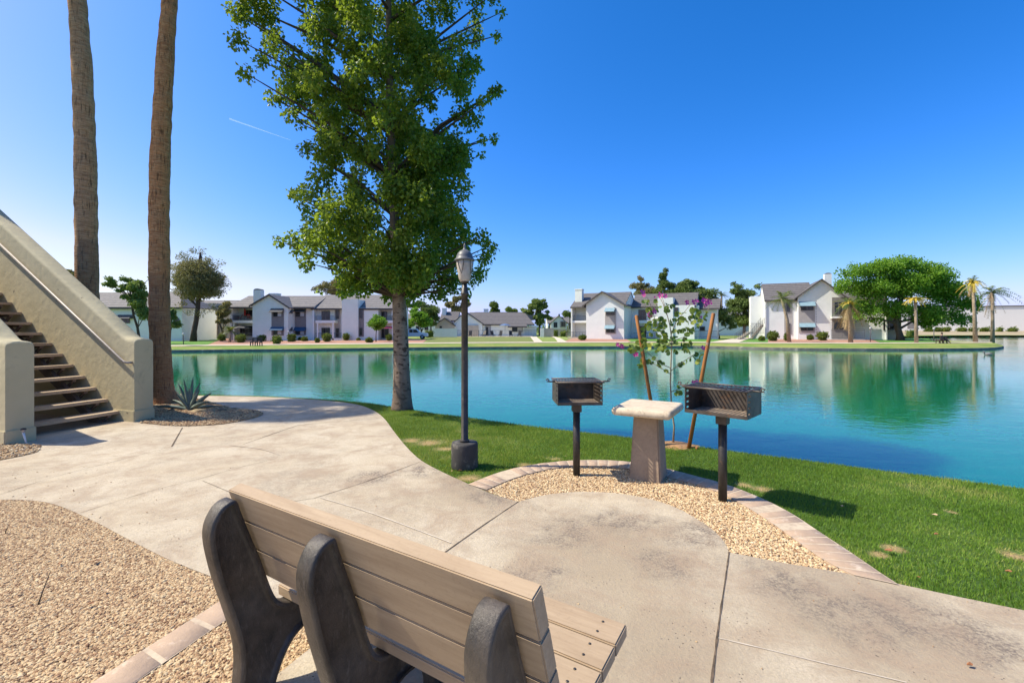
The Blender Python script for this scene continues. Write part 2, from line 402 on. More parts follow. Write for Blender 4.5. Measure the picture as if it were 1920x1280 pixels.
shore_px = [(322,660),(420,659),(520,658),(600,657),(680,656),(750,655),(900,653.5),(1000,653),(1100,652.5),(1200,652),(1300,651.5),(1360,652.5),(1450,655),(1550,656.5),(1700,657),(1800,656.5),(1850,655.5),(1874,653.8),(1882,652)]
def wz(px, py): return g(px, py, WZ)
shore = smooth_line([wz(*p) for p in shore_px], 2)
tipback = [wz(1880,650.2), wz(1850,647.5), wz(1800,645), wz(1740,642), wz(1700,639), wz(1670,636), wz(1640,634)]
far_poly = [(-3000,60),(-70,43),(-45,43.5)]+shore+tipback+[(120,122),(300,124),(3000,160),(3000,4500),(-3000,4500)]
def inset(L, d):
    out = []; n = len(L)
    for i, (x, y) in enumerate(L):
        a = L[max(i-1, 0)]; b = L[min(i+1, n-1)]; t = Vector((b[0]-a[0], b[1]-a[1])).normalized(); out.append((x-t.y*d, y+t.x*d))
    return out
far_poly = [(-3000,60),(-70,44.5),(-45,44.9)]+inset(shore, .9)[:-1]+inset(tipback, .5)+[(120,122),(300,124),(3000,160),(3000,4500),(-3000,4500)]
sheet('ground', far_poly, FZ, M['far_grass'], thick=.02)
# low block wall along the far shore
L = [(-70,43),(-45,43.5)]+shore+tipback[:5]
mb = MB(); vs = []; n = len(L)
for i, (x, y) in enumerate(L):
    a = L[max(i-1, 0)]; b = L[min(i+1, n-1)]; d = Vector((b[0]-a[0], b[1]-a[1])).normalized(); nn = Vector((d.y, -d.x))
    w_ = .5 if i > n-9 else 1
    for off, z in ((-2.0*w_, FZ+.004), (-1.1*w_, FZ+.05), (-.25*w_, -.50), (-.02, -.53), (0, -.55), (.05, WZ-.3)): vs.append((x+nn.x*off, y+nn.y*off, z))
m2 = MB(); m2.add(vs, [(i*6+k, i*6+k+1, i*6+k+7, i*6+k+6) for i in range(n-1) for k in range(3)]); m2.build('grass_bank', M['far_grass'], kind='structure')
mb.add(vs, [(i*6+k, i*6+k+1, i*6+k+7, i*6+k+6) for i in range(n-1) for k in (3, 4)])
mb.build('shore_kerb', M['bankwall'], kind='structure')
mb = MB(); mb.box(-400, 900, -200, 200, WZ-12, WZ)
mb.build('lake', M['water'], kind='structure')
# sandy bank in front of the warehouse
mb = MB(); mb.prism([(121,WZ-.4),(128,-.3),(150,.42),(420,.5),(420,-1)], 'x', 68, 420)
mb.build('sandy_bank', M['sand'], kind='structure')

def far_sheet(name, pxpoly, mat, dz=.02, n=0):
    P = [fz(*p) for p in pxpoly]
    return sheet(name, P, FZ+dz, mat)
top = [(318,647.6),(430,646.4),(540,645.2),(760,643.2),(900,642),(1100,641.2),(1300,641.2),(1400,642.2),(1500,642.8),(1640,642.8),(1740,642.4),(1800,641.8),(1858,641.6)]
bot = [(318,649.6),(430,648.3),(540,647),(760,644.8),(900,643.5),(1100,642.6),(1300,642.6),(1400,643.7),(1500,644.3),(1640,644.3),(1740,643.8),(1800,643.4),(1862,643.0)]
far_sheet('footpath', top+bot[::-1], M['path'], .05)
far_sheet('lawn', [(300,647.7),(390,646.6),(402,640),(420,636.5),(300,636.5)], M['far_lawn'])
far_sheet('gravel', [(388,647.2),(430,646.5),(540,645.3),(792,643.2),(800,638),(760,634),(420,634),(404,641)], M['redgravel'], .03)
far_sheet('lawn', [(797,643),(900,642.1),(1012,641.9),(1000,631),(812,631)], M['olive_lawn'], .035)
far_sheet('gravel', [(1052,641.4),(1183,641.2),(1172,634),(1075,634)], M['redgravel'], .03)
far_sheet('lawn', [(1183,641.4),(1352,641.8),(1340,633),(1180,633)], M['far_lawn'], .035)
far_sheet('lawn', [(1384,641.8),(1440,642.5),(1440,634),(1400,634)], M['far_lawn'], .035)
far_sheet('gravel', [(1440,642.6),(1650,642.6),(1630,634),(1436,634)], M['redgravel'], .03)
far_sheet('lawn', [(1650,642.6),(1760,642.3),(1740,635),(1630,635)], M['far_lawn'], .04)
far_sheet('footpath', [(1002,642.0),(1018,642),(1006,631.5),(994,631.5)], M['path'], .06)
far_sheet('footpath', [(1046,641.8),(1064,641.7),(1050,634),(1038,631),(1032,631),(1040,634)], M['path'], .06)
far_sheet('footpath', [(1330,642.2),(1384,642.6),(1408,634),(1390,633)], M['path'], .06)
far_sheet('pool_deck', [(820,631.6),(1000,631.6),(990,628),(830,628)], M['path'], .06)

# ---------------- concrete patio, gravel, brick edging ----------------
lawn_edge = [g(1920,1150),g(1800,1125),g(1685,1100),g(1600,1082),g(1470,1060),g(1367,1040)]
circ = smooth_line([g(*p) for p in [(1367,1040),(1352,1012),(1315,982),(1255,950),(1180,931),(1100,925),(1030,930),(972,944)]], 5)
up = smooth_line([g(*p) for p in [(972,944),(925,930),(880,911),(830,888),(790,866),(762,840),(738,810),(720,786),(700,771),(670,760),(620,753),(550,748),(470,744.5),(365,743)]], 4)
gr_edge = smooth_line([g(*p) for p in [(0,940),(50,941),(100,948),(165,975),(250,1020),(320,1055),(395,1085)]], 4)+[(-.93,2.41)]
conc = [(6,-3),(6,.85),(4.5,1.66)]+lawn_edge+circ[1:]+up[1:]+[(-9.2,11.6),(-13,12),(-14,11),(-14,4.9),(-6.5,4.45)]+gr_edge+[(-.991,2.267),(-1.076,2.071),(-1.5,1.1),(-2.2,-.5),(-3,-3)]
sheet('patio', conc, .02, M['concrete'], thick=.06)
def joint(name, pts, w, mat, z=.0235):
    P = [Vector(g(*p)) if p[1] > 620 else Vector(p) for p in pts]
    P = [Vector(q) for q in smooth_line(P, 5)] if len(P) > 2 else [P[0].lerp(P[1], i/8) for i in range(9)]
    A = []; B = []
    for i, p in enumerate(P):
        d = (P[min(i+1, len(P)-1)]-P[max(i-1, 0)]).normalized(); nn = Vector((-d.y, d.x)); ww = w*.72*random.uniform(.5, 1.2)
        A.append((p+nn*ww/2)[:]); B.append((p-nn*ww/2)[:])
    mb = MB(); n = len(P)
    mb.add([(x, y, z) for x, y in A]+[(x, y, z) for x, y in B], [(i, i+1, n+i+1, n+i) for i in range(n-1)])
    return mb.build(name, mat, kind='structure')
J = M['joint']
joint('concrete_joint', [(972,944),(905,990),(835,1040),(740,1110),(640,1190)], .014, J)
joint('concrete_joint', [(1367,1040),(1361,1085),(1350,1160),(1340,1240),(1334,1290)], .016, J)
joint('concrete_joint', [(1345,1203),(1450,1228),(1560,1255),(1700,1288)], .009, M['joint_pale'])
joint('concrete_joint', [(589,938),(690,905),(787,869)], .010, J)
joint('concrete_joint', [(600,937),(700,968),(845,1023)], .022, M['joint_pale'], .026)
joint('concrete_joint', [(0,931),(103,897),(215,868),(322,840)], .007, J)
joint('concrete_joint', [(150,966),(280,925),(378,900),(440,882),(520,862)], .007, J)
joint('concrete_joint', [(322,840),(342,804)], .022, J)
joint('concrete_joint', [(525,857),(488,845),(430,838)], .008, J)
joint('concrete_joint', [(455,836),(505,818),(560,799)], .014, J)
joint('concrete_joint', [(380,905),(490,945),(589,938)], .006, J)
joint('concrete_joint', [(560,799),(640,792),(716,786)], .012, J)
# gravel at the barbecue
b_out = smooth_line([g(*p) for p in [(878,912),(940,888),(1010,873),(1090,866),(1170,868),(1240,880),(1300,895),(1360,912),(1420,935),(1480,965),(1540,1005),(1600,1045),(1650,1080),(1685,1103)]], 4)
b_in = smooth_line([g(*p) for p in [(912,922),(965,900),(1030,883),(1090,877),(1170,881),(1230,893),(1290,908),(1340,924),(1388,948),(1436,978),(1492,1018),(1545,1056),(1602,1085)]], 4)
grav1 = b_in+[g(1600,1086)]+lawn_edge[4:5]+circ+[up[1], up[2]]
sheet('gravel', [p for p in grav1], .006, M['gravel_base'])
grav2 = gr_edge+[(-.991,2.267),(-1.076,2.071),(-1.5,1.1),(-2.2,-.5),(-3,-3),(-14,-3),(-14,4.7),(-6.5,4.42)]
sheet('gravel', grav2, .006, M['gravel_base'])
grav3 = smooth_line([g(*p) for p in [(262,795),(330,801),(400,799),(450,792),(492,780),(478,771),(430,766),(400,757),(372,750),(322,742)]], 3)+[(-9.2,11.2),(-13,11.8),(-13.5,10.4),(-8.5,10.0),(-6.6,8.4)]
sheet('gravel', grav3, .026, M['gravel_base'])
grav4 = smooth_line([g(*p) for p in [(78,838),(70,850),(40,858),(0,866),(-60,880)]], 3)+[g(-300,870), g(-300,800), (-7.1,6.3)]
sheet('gravel', grav4, .026, M['gravel_base'])
# brick edging
def bricks(name, A, B, w, z0, z1):
    def res(L, n):
        L = [Vector(p) for p in L]; d = [0]
        for i in range(1, len(L)): d.append(d[-1]+(L[i]-L[i-1]).length)
        out = []
        for k in range(n+1):
            t = d[-1]*k/n; i = max(j for j in range(len(d)) if d[j] <= t+1e-9); i = min(i, len(L)-2)
            out.append(L[i].lerp(L[i+1], (t-d[i])/max(d[i+1]-d[i], 1e-9)))
        return out
    n = int(sum((Vector(A[i+1])-Vector(A[i])).length for i in range(len(A)-1))/w)
    a = res(A, n); b = res(B, n); mb = MB()
    for i in range(n):
        e = .035; q = [a[i].lerp(a[i+1], e), a[i].lerp(a[i+1], 1-e), b[i].lerp(b[i+1], 1-e), b[i].lerp(b[i+1], e)]
        q = [p.lerp(sum(q, Vector((0,0)))/4, .02) for p in q]; h = z1+random.uniform(-.003, .003)
        mb.prism([(p.x, p.y) for p in q], 'z', z0, h)
    root = mb.build(name, M['brick'], bevel=.005, seg=1, kind='structure')
    m2 = MB(); m2.add([(p.x, p.y, z1-.002) for p in a]+[(p.x, p.y, z1-.002) for p in b], [(i, i+1, n+i+2, n+i+1) for i in range(n)])
    m2.build('mortar', M['mortar'], root)
    return root
bricks('brick_edging', b_out, b_in, .125, -.02, .028)
Aup = [(-1.69+.15*t, 2.65+.5*t) for t in (.12, -5)]; Alo = [(-1.548+.15*t, 2.477+.5*t) for t in (.32, -5)]
bricks('brick_edging', Aup, Alo, .235, -.02, .022)

# stones
ICO_V = []; 
def _ico():
    bm = bmesh.new(); bmesh.ops.create_icosphere(bm, subdivisions=1, radius=1)
    V = np.array([v.co[:] for v in bm.verts]); Fc = np.array([[v.index for v in f.verts] for f in bm.faces]); bm.free(); return V, Fc
IV, IF = _ico()
def stones(name, poly, n, rmin, rmax, z, excl=None, tmax=1.0, **k):
    poly = [tuple(p) for p in poly]
    xs = [p[0] for p in poly]; ys = [p[1] for p in poly]
    xs = [max(min(v_, 8), -8.5) for v_ in xs]; ys = [max(min(v_, 14), .9) for v_ in ys]
    P = np.random.rand(n*9, 2)*[max(xs)-min(xs), max(ys)-min(ys)]+[min(xs), min(ys)]
    px = P[:,0]/np.maximum(P[:,1], .3)*F+960; py = H/np.maximum(P[:,1], .3)*F+HOR
    P = P[inpoly(P, poly) & (px > -60) & (px < 1980) & (py < 1330) & (P[:,1] > .5)]
    if excl is not None: P = P[~inpoly(P, excl)]
    P = P[:n]; n = len(P)
    r = rmin+(rmax-rmin)*np.random.rand(n)**2.2
    S = r[:,None]*np.stack([.75+.7*np.random.rand(n), .6+.5*np.random.rand(n), .45+.35*np.random.rand(n)], 1)
    rot = np.random.rand(n)*6.28; c, s_ = np.cos(rot), np.sin(rot)
    V = IV[None]*S[:,None,:]*(1+.35*(np.random.rand(n, len(IV), 1)-.5))
    tl = (np.random.rand(n)-.5)*1.0
    y2 = V[:,:,1]*np.cos(tl)[:,None]-V[:,:,2]*np.sin(tl)[:,None]; z2 = V[:,:,1]*np.sin(tl)[:,None]+V[:,:,2]*np.cos(tl)[:,None]
    X = V[:,:,0]*c[:,None]-y2*s_[:,None]+P[:,0:1]; Y = V[:,:,0]*s_[:,None]+y2*c[:,None]+P[:,1:2]
    Z = z2+z+(r*.35+np.random.rand(n)*.006)[:,None]
    VV = np.stack([X, Y, Z], 2).reshape(-1, 3); FF = (IF[None]+(np.arange(n)*len(IV))[:,None,None]).reshape(-1, 3)
    return np_mesh(name, VV, FF, M['stone'], tint=np.repeat(np.random.rand(n)*tmax, len(IF)), kind='stuff', **k)
strip = [Aup[0], Aup[1], Alo[1], Alo[0]]
stones('gravel_stones', grav1, 32000, .005, .0125, .006, tmax=.93, label='pale tan gravel around the barbecue grills', cat='gravel')
stones('gravel_stones', grav2, 105000, .004, .0115, .006, excl=strip, tmax=.78, label='tan gravel bed behind the bench', cat='gravel')
stones('gravel_stones', grav3, 14000, .008, .018, .026, tmax=.6, label='tan gravel bed around the palm trunks', cat='gravel')
stones('gravel_stones', grav4, 900, .008, .018, .026, label='small gravel patch at the stair post', cat='gravel')

stones('loose_pebbles', [g(0,935),g(100,945),g(165,972),g(250,1017),g(330,1057),g(400,1082),g(560,1000),g(420,930),g(200,890),g(0,880)], 150, .0025, .008, .017, label='stray pebbles on the path beside the left gravel bed', cat='pebbles')
stones('loose_pebbles', conc, 420, .0015, .0055, .018, tmax=.5, label='fine grit and crumbs scattered over the concrete patio', cat='grit')
# grass blades on the near lawn
dead = DEAD
def vnoise(P, s, seed):
    rs = np.random.RandomState(seed); T = rs.rand(64, 64); q = P*s+100; i = np.floor(q).astype(int); f = q-i; f = f*f*(3-2*f)
    a = T[i[:,0] % 64, i[:,1] % 64]; b = T[(i[:,0]+1) % 64, i[:,1] % 64]; c = T[i[:,0] % 64, (i[:,1]+1) % 64]; d = T[(i[:,0]+1) % 64, (i[:,1]+1) % 64]
    return (a*(1-f[:,0])+b*f[:,0])*(1-f[:,1])+(c*(1-f[:,0])+d*f[:,0])*f[:,1]
def grass():
    n0 = 1400000
    P = np.random.rand(n0, 2)*[16, 10]+[-7.5, 2.2]
    near = [tuple(p) for p in near_poly[3:-7]]+[(9,2.0),(9,-1),(-20,-1)]
    px = P[:,0]/P[:,1]*F+960
    ok = inpoly(P, near) & ~inpoly(P, conc) & ~inpoly(P, grav2) & ~inpoly(P, b_out+[g(1600,1086)]+lawn_edge[4:5]+circ+up[1:3]) & (px > 330) & (px < 1970)
    P = P[ok]
    keep = np.random.rand(len(P)) < np.clip(6.5/P[:,1], .35, 1)
    P = P[keep]; n = len(P)
    dd = np.zeros(n)
    for (c, r) in dead:
        q = np.array(g(*c)); dd = np.maximum(dd, 1-np.hypot((P[:,0]-q[0]), (P[:,1]-q[1])*1.3)/(r*1.25))
    dd = np.clip(dd*2.2, 0, 1)
    keep = np.random.rand(n) > dd*.66
    P = P[keep]; dd = dd[keep]; n = len(P)
    h = (.014+.022*np.random.rand(n))*(1-.45*dd)*(.75+.6*vnoise(P, 2.2, 3)); an = np.random.rand(n)*6.28; le = (np.random.rand(n))*.022; la = np.random.rand(n)*6.28
    wd = .002+.002*np.random.rand(n)
    A = np.stack([P[:,0]-np.cos(an)*wd, P[:,1]-np.sin(an)*wd, np.zeros(n)], 1); B = np.stack([P[:,0]+np.cos(an)*wd, P[:,1]+np.sin(an)*wd, np.zeros(n)], 1)
    T = np.stack([P[:,0]+np.cos(la)*le, P[:,1]+np.sin(la)*le, h], 1)
    V = np.stack([A, B, T], 1).reshape(-1, 3); Q = np.arange(n*3).reshape(-1, 3)
    base = .02+.62*vnoise(P, 1.3, 1)*vnoise(P, 5, 2)+.42*np.random.rand(n)**1.6
    dry = np.clip(vnoise(P, .9, 9)*1.6-.95, 0, .5)
    tint = np.clip(base+dry*.6+dd*.9*(.5+.8*np.random.rand(n)), 0, 1)
    np_mesh('grass', V, Q, M['blade'], tint=tint, kind='stuff', label='short green grass between the patio and the lake', cat='grass')
grass()

# ---------------- leaves helper ----------------
def leaves(name, C, Rr, n, size, mat, parent=None, droop=.3, shell=.35, width=.55, tint_c=None, light=.5, build=True, up=.0):
    """n leaf faces scattered through ellipsoidal clumps: centres C (k,3), radii Rr (k,3)"""
    C = np.array(C, float); Rr = np.array(Rr, float); k = len(C)
    vol = Rr[:,0]*Rr[:,2]; idx = np.random.choice(k, n, p=vol/vol.sum())
    d = np.random.randn(n, 3); d /= np.linalg.norm(d, axis=1)[:,None]
    rad = np.maximum(np.random.rand(n)**(1/2.2), shell*np.random.rand(n))
    P = C[idx]+d*rad[:,None]*Rr[idx]
    a = np.random.randn(n, 3); a[:,2] -= droop*2; a += d*.5; a[:,2] += up; a /= np.linalg.norm(a, axis=1)[:,None]
    b = np.cross(a, np.random.randn(n, 3)); b /= np.linalg.norm(b, axis=1)[:,None]; c = np.cross(a, b)
    s = size*(.65+.7*np.random.rand(n)); 
    s = s[:,None]
    v0 = P; v1 = P+a*s*.45+b*s*width*.5+c*s*.08; v2 = P+a*s-c*s*.1; v3 = P+a*s*.45-b*s*width*.5+c*s*.08
    V = np.stack([v0, v1, v2, v3], 1).reshape(-1, 3); Q = np.arange(n*4).reshape(-1, 4)
    if tint_c is None: tint_c = np.random.rand(k)
    t = np.clip(.5*np.asarray(tint_c)[idx]+.25*light+.5*(np.random.rand(n)-.5)+.12, 0, 1)
    if not build: return V, Q, t
    return np_mesh(name, V, Q, mat, parent, tint=t)
# ---------------- broad-leaved tree by the water ----------------
def main_tree():
    bx, by = g(753,767); Yt = by
    root = empty('broadleaf_tree', (bx, by, 0), label='tall broad-leaved tree with pale blotched trunk beside the lake', cat='tree')
    m, t, p = newmat('blotched_bark'); v = coord(t, 'Object')
    sep = N(t, 'ShaderNodeSeparateXYZ'); t.links.new(v, sep.inputs[0])
    c = mix(t, ramp(t, noise(t, 7, 6, .7, v), .38, .62), (.33,.24,.165), (.20,.14,.095))
    vo = coord(t, 'Object', (1, 1, 1.9))
    kn = ramp(t, noise(t, 7.5, 2, .5, vo, .2), .555, .61)
    c = mix(t, kn, c, (.085,.05,.03))
    c = mix(t, ramp(t, noise(t, 30, 4, .7, vo), .58, .68, 0, .8), c, (.10,.07,.05))
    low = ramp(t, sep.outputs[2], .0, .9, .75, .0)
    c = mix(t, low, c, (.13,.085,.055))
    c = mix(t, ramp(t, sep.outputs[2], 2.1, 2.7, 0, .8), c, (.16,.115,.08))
    t.links.new(c, p.inputs['Base Color']); p.inputs['Roughness'].default_value = .9
    bump(t, p, noise(t, 22, 6, .7, v), .7, .02)
    mb = MB(); pts = []; rad = []
    for px, py, wd in [(754,771,46),(754,762,42),(754,745,37),(753,700,32),(752,650,30),(750,600,28),(748,560,26),(745,500,23),(741,430,20),(737,340,17),(733,250,15),(730,150,13),(729,40,11),(728,-80,8),(727,-220,5),(727,-330,3)]:
        q = at(px, py, Yt); pts.append((q.x-bx, q.y-by, q.z)); rad.append(wd/2/F*Yt*random.uniform(.92, .98))
    mb.tube(pts, rad, 16)
    # root flare bumps
    # crown clumps
    edges = [(-360,700,760),(-250,640,830),(-150,560,900),(-60,500,935),(0,480,940),(50,462,935),(100,468,905),(150,500,900),(200,545,895),(250,575,900),(280,600,893),(320,605,885),(350,585,885),(400,560,888),(440,568,890),(480,580,880),(510,610,860),(535,640,850)]
    def span(y):
        for i in range(len(edges)-1):
            if edges[i][0] <= y <= edges[i+1][0]:
                f = (y-edges[i][0])/(edges[i+1][0]-edges[i][0]); return (edges[i][1]*(1-f)+edges[i+1][1]*f, edges[i][2]*(1-f)+edges[i+1][2]*f)
    C = []; Rr = []; ctr = []
    rs = random.Random(11)
    while len(C) < 470:
        y = rs.uniform(-350, 535); l, r = span(y); x = rs.uniform(l+18, r-18); cx = 738; hw = (r-l)/2
        u = (x-(l+r)/2)/hw; ymax = math.sqrt(max(0, 1-u*u))*hw/F*Yt*.85; dy = rs.uniform(-ymax, ymax)
        rr = rs.uniform(12, 24+14*rs.random())/F*Yt
        q = at(x, y, Yt); C.append((q.x-bx, dy, q.z)); Rr.append((rr*rs.uniform(.8, 1.2), rr, rr*rs.uniform(.9, 1.5))); ctr.append(rs.random()**1.3)
    for x, y, r in [(470,20,14),(465,45,16),(462,85,14),(480,110,16),(490,165,14),(505,175,14),(478,62,14),(925,20,14),(940,16,8),(932,45,8),(935,190,10),(925,196,10),(912,215,12),(925,250,9),(905,262,9),(900,275,7),(545,215,10),(552,222,12),(535,355,10),(545,372,12),(565,365,14),(560,395,14),(552,425,12),(560,452,14),(548,462,10),(585,375,16),(905,450,14),(920,470,12),(912,490,14),(900,505,14),(925,462,8),(890,520,14),(872,540,10),(878,555,6),(850,535,14),(840,556,8),(650,540,16),(635,525,16),(625,548,8),(690,545,14),(840,520,16),(588,290,9),(596,300,12),(600,545,6),(612,470,16),(598,440,16),(745,548,14),(715,552,12),(780,545,16),(760,530,20),(810,548,14),(600,500,14),(575,470,14)]:
        rr = r/F*Yt; q = at(x, y, Yt); C.append((q.x-bx, rs.uniform(-.6, .6), q.z)); Rr.append((rr*1.15, rr*1.15, rr*1.15)); ctr.append(rs.random())
    # limbs
    P0 = [Vector(q) for q in pts]
    for i, c in enumerate(C):
        if i % 7 and i < 470: continue
        c = Vector(c); zb = max(2.2, c.z-abs(c.x+.15)*.55-.3)
        base = min(P0, key=lambda q: abs(q.z-zb)); j = P0.index(base)
        q1 = P0[j+1] if j+1 < len(P0) else base
        if q1.z > base.z: base = base.lerp(q1, min(max((zb-base.z)/(q1.z-base.z), 0), 1))
        mid = base.lerp(c, .5)+Vector((rs.uniform(-.1,.1), rs.uniform(-.1,.1), .12))
        L = (c-base).length; r0 = min(.05, .012+.011*L)
        mb.tube([base, mid, c], [r0, r0*.65, .006], 6, cap=False, mi=1)
    mb.build('trunk', [m, M['bark']], root)  # limbs get the darker bark in place of shade inside the crown
    leaves('crown', C, Rr, 125000, .072, M['main_leaf'], root, droop=.45, width=.72, tint_c=ctr, light=.3)  # palest random clump tints paint in sunlit yellow-green
main_tree()

# ---------------- near palm trunks ----------------
def palm_bark(name, c1, c2, c3, zb):
    m, t, p = newmat(name); v = coord(t, 'Object')
    ring = noise(t, 5, 6, .7, coord(t, 'Object', (.35,.35,3.2)), .2)
    fine = noise(t, 9, 4, .7, coord(t, 'Object', (1,1,6)), .1)
    vert = noise(t, 16, 3, .6, coord(t, 'Object', (2.2,2.2,.25)))
    c = mix(t, ramp(t, ring, .35, .65), c1, c2)
    c = mix(t, ramp(t, fine, .45, .65, 0, .75), c, c3)
    c = mix(t, ramp(t, vert, .55, .68, 0, .7), c, (.05,.03,.02))
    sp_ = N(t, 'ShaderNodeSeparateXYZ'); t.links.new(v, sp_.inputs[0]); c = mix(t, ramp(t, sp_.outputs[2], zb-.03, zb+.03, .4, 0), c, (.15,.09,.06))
    t.links.new(c, p.inputs['Base Color']); p.inputs['Roughness'].default_value = .95; p.inputs['Specular IOR Level'].default_value = .15
    a = N(t, 'ShaderNodeMath', operation='SUBTRACT'); t.links.new(fine, a.inputs[0]); t.links.new(vert, a.inputs[1])
    bump(t, p, a.outputs[0], .8, .03); return m
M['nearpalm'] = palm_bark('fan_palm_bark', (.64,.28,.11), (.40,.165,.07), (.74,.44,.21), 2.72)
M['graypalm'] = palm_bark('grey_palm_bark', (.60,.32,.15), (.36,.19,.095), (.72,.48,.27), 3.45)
def near_palm(base, line, Y, mat, label, hgt, nfr=34, cs=1.0):
    bx, by = base
    root = empty('fan_palm', (bx, by, 0), label=label, cat='palm tree')
    pts = []; rad = []
    P = [((at(px, py, Y).x-bx), at(px, py, Y).z, wd/2/F*Y/math.sqrt(1+((px-960)/F)**2)) for px, py, wd in line]
    zs = [p[1] for p in P]; z = zs[0]
    while z < hgt:
        zz = min(z, zs[-1]); i = max(j for j in range(len(P)-1) if zs[j] <= zz+1e-9); f = (zz-zs[i])/(zs[i+1]-zs[i])
        x = P[i][0]*(1-f)+P[i+1][0]*f; r = P[i][2]*(1-f)+P[i+1][2]*f
        if z > zs[-1]: x += (P[-1][0]-P[-3][0])/(zs[-1]-zs[-3])*(z-zs[-1])*.6
        r *= 1+.035*math.sin(z*9+math.sin(z*3.1)*2)+random.uniform(-.012, .012)
        pts.append((x, random.uniform(-.004, .004), z)); rad.append(r); z += .07
    mb = MB(); mb.tube(pts, rad, 28); mb.build('trunk', mat, root)
    tx = Vector(pts[-1]); fr = MB()
    for i in range(nfr):
        a = random.uniform(0, 6.28); el = random.uniform(-.9, 1.1); d = Vector((math.cos(a)*math.cos(el), math.sin(a)*math.cos(el), math.sin(el)))
        s = tx+d*1.1*cs; fr.tube([tx, s], [.02, .015], 4, cap=False)
        side = d.cross(Vector((0,0,1))).normalized(); upv = side.cross(d)
        for k in range(15):
            an = -1.25+2.5*k/14; t = d*math.cos(an)+side*math.sin(an); e = s+t*random.uniform(.75, .95)*cs-Vector((0,0,.25*cs)); wv = t.cross(upv).normalized()*.03
            fr.add([s-wv*.3, s+t*.4+wv, e, s+t*.4-wv], [(0,1,2,3)])
    fr.build('crown', M['palm_leaf'], root)
    return root
near_palm((-14.8, 9.35), [(-391,767,80),(-391,640,62),(-391,400,60),(-391,100,52),(-391,-60,46)], 9.35, M['graypalm'], 'unseen fan palm added beyond the left picture edge to shade the path', 13.3, 80, .78)  # added out of view; crown sized so its shade lands on the path
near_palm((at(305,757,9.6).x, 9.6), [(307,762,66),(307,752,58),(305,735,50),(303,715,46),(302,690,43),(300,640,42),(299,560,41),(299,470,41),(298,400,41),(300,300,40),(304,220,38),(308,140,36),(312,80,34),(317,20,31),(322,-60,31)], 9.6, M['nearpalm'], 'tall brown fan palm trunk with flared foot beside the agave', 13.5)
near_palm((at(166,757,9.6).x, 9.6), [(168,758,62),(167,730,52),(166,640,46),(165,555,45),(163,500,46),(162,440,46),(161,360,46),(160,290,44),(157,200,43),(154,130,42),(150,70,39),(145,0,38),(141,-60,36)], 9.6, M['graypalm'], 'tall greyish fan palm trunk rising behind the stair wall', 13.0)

# ---------------- agave, rocks ----------------
def agave():
    x, y = g(354,771); root = empty('agave', (x, y, .03), label='grey-green agave with spiky leaves at the palm foot', cat='agave')
    m = simple('agave_leaf', (.17,.22,.18), (.12,.155,.12), 5, .6, c3=(.30,.31,.22), s3=8)
    leavesd = [(-72,.62),(-58,.5),(-38,.58),(-22,.60),(-8,.62),(6,.66),(18,.60),(32,.55),(50,.66),(63,.62),(75,.50),(-30,.4),(28,.42),(0,.45),(-85,.36),(88,.42)]
    for i, (tilt, L) in enumerate(leavesd):
        yaw = random.uniform(-1.2, 1.2) if i % 2 else random.uniform(1.9, 4.3); t = R(tilt)
        hd = Vector((1, 0, 0)) if i < 11 else Vector((math.cos(yaw), math.sin(yaw), 0))
        if i < 11: hd = Vector((1, random.uniform(-.7, .7), 0)).normalized()
        d = hd*math.sin(t)+Vector((0,0,math.cos(t))); side = d.cross(Vector((0,1,0.2))).normalized(); nn = side.cross(d)
        mb = MB(); vs = []; segs = 7
        for k in range(segs+1):
            f = k/segs; wd = .048*(math.sin(min(f*1.5+.5, 1.57)))*(1-f**2.2)+.0015
            p = d*L*f+Vector((0,0,-.10*f*f*abs(math.sin(t)))); th = .014*(1-f)+.001
            vs += [p+side*wd+nn*th*.8, p+nn*-th, p-side*wd+nn*th*.8, p+nn*th*.15]
        fs = []
        for k in range(segs):
            for q in range(4): fs.append((k*4+q, k*4+(q+1) % 4, k*4+4+(q+1) % 4, k*4+4+q))
        mb.add(vs, fs, 0, True); mb.build('leaf', m, root)
agave()
def rock(name, px, py, sx, sy, sz, mat, z=.03, seed=1, **k):
    x, y = g(px, py); bm = bmesh.new(); bmesh.ops.create_icosphere(bm, subdivisions=3, radius=1); rs = random.Random(seed)
    from mathutils import noise as mn
    for v in bm.verts:
        f = 1+.35*mn.noise(v.co*1.6+Vector((seed*3.1, 0, 0)))+.12*mn.noise(v.co*5); v.co = Vector((v.co.x*sx*f, v.co.y*sy*f, v.co.z*sz*f))
    me = bpy.data.meshes.new(name); bm.to_mesh(me); bm.free()
    o = link(name, me, mat, loc=(x, y, z)); tag(o, **k); return o
M['rock_tan'] = simple('tan_rock', (.50,.38,.20), (.28,.20,.11), 9, .9, 25, .6, .02)
M['rock_dark'] = simple('dark_rock', (.09,.075,.06), (.22,.16,.10), 12, .8, 25, .6, .02)
rock('rock', 375, 774, .17, .09, .045, M['rock_tan'], seed=2, label='flat tan rock under the agave', cat='rock')
rock('rock', 393, 777, .085, .06, .05, M['rock_dark'], seed=5, label='dark brown rock between the tan rocks by the agave', cat='rock')
rock('rock', 417, 773, .07, .05, .05, M['rock_dark'], seed=9, label='blackish rock farthest right of the agave', cat='rock')
rock('rock', 400, 779, .06, .05, .035, M['rock_tan'], seed=12, label='small golden rock in front of the dark rock', cat='rock')
rock('rock', 322, 772, .05, .05, .035, M['rock_dark'], seed=14, label='small dark stone left of the agave', cat='rock')

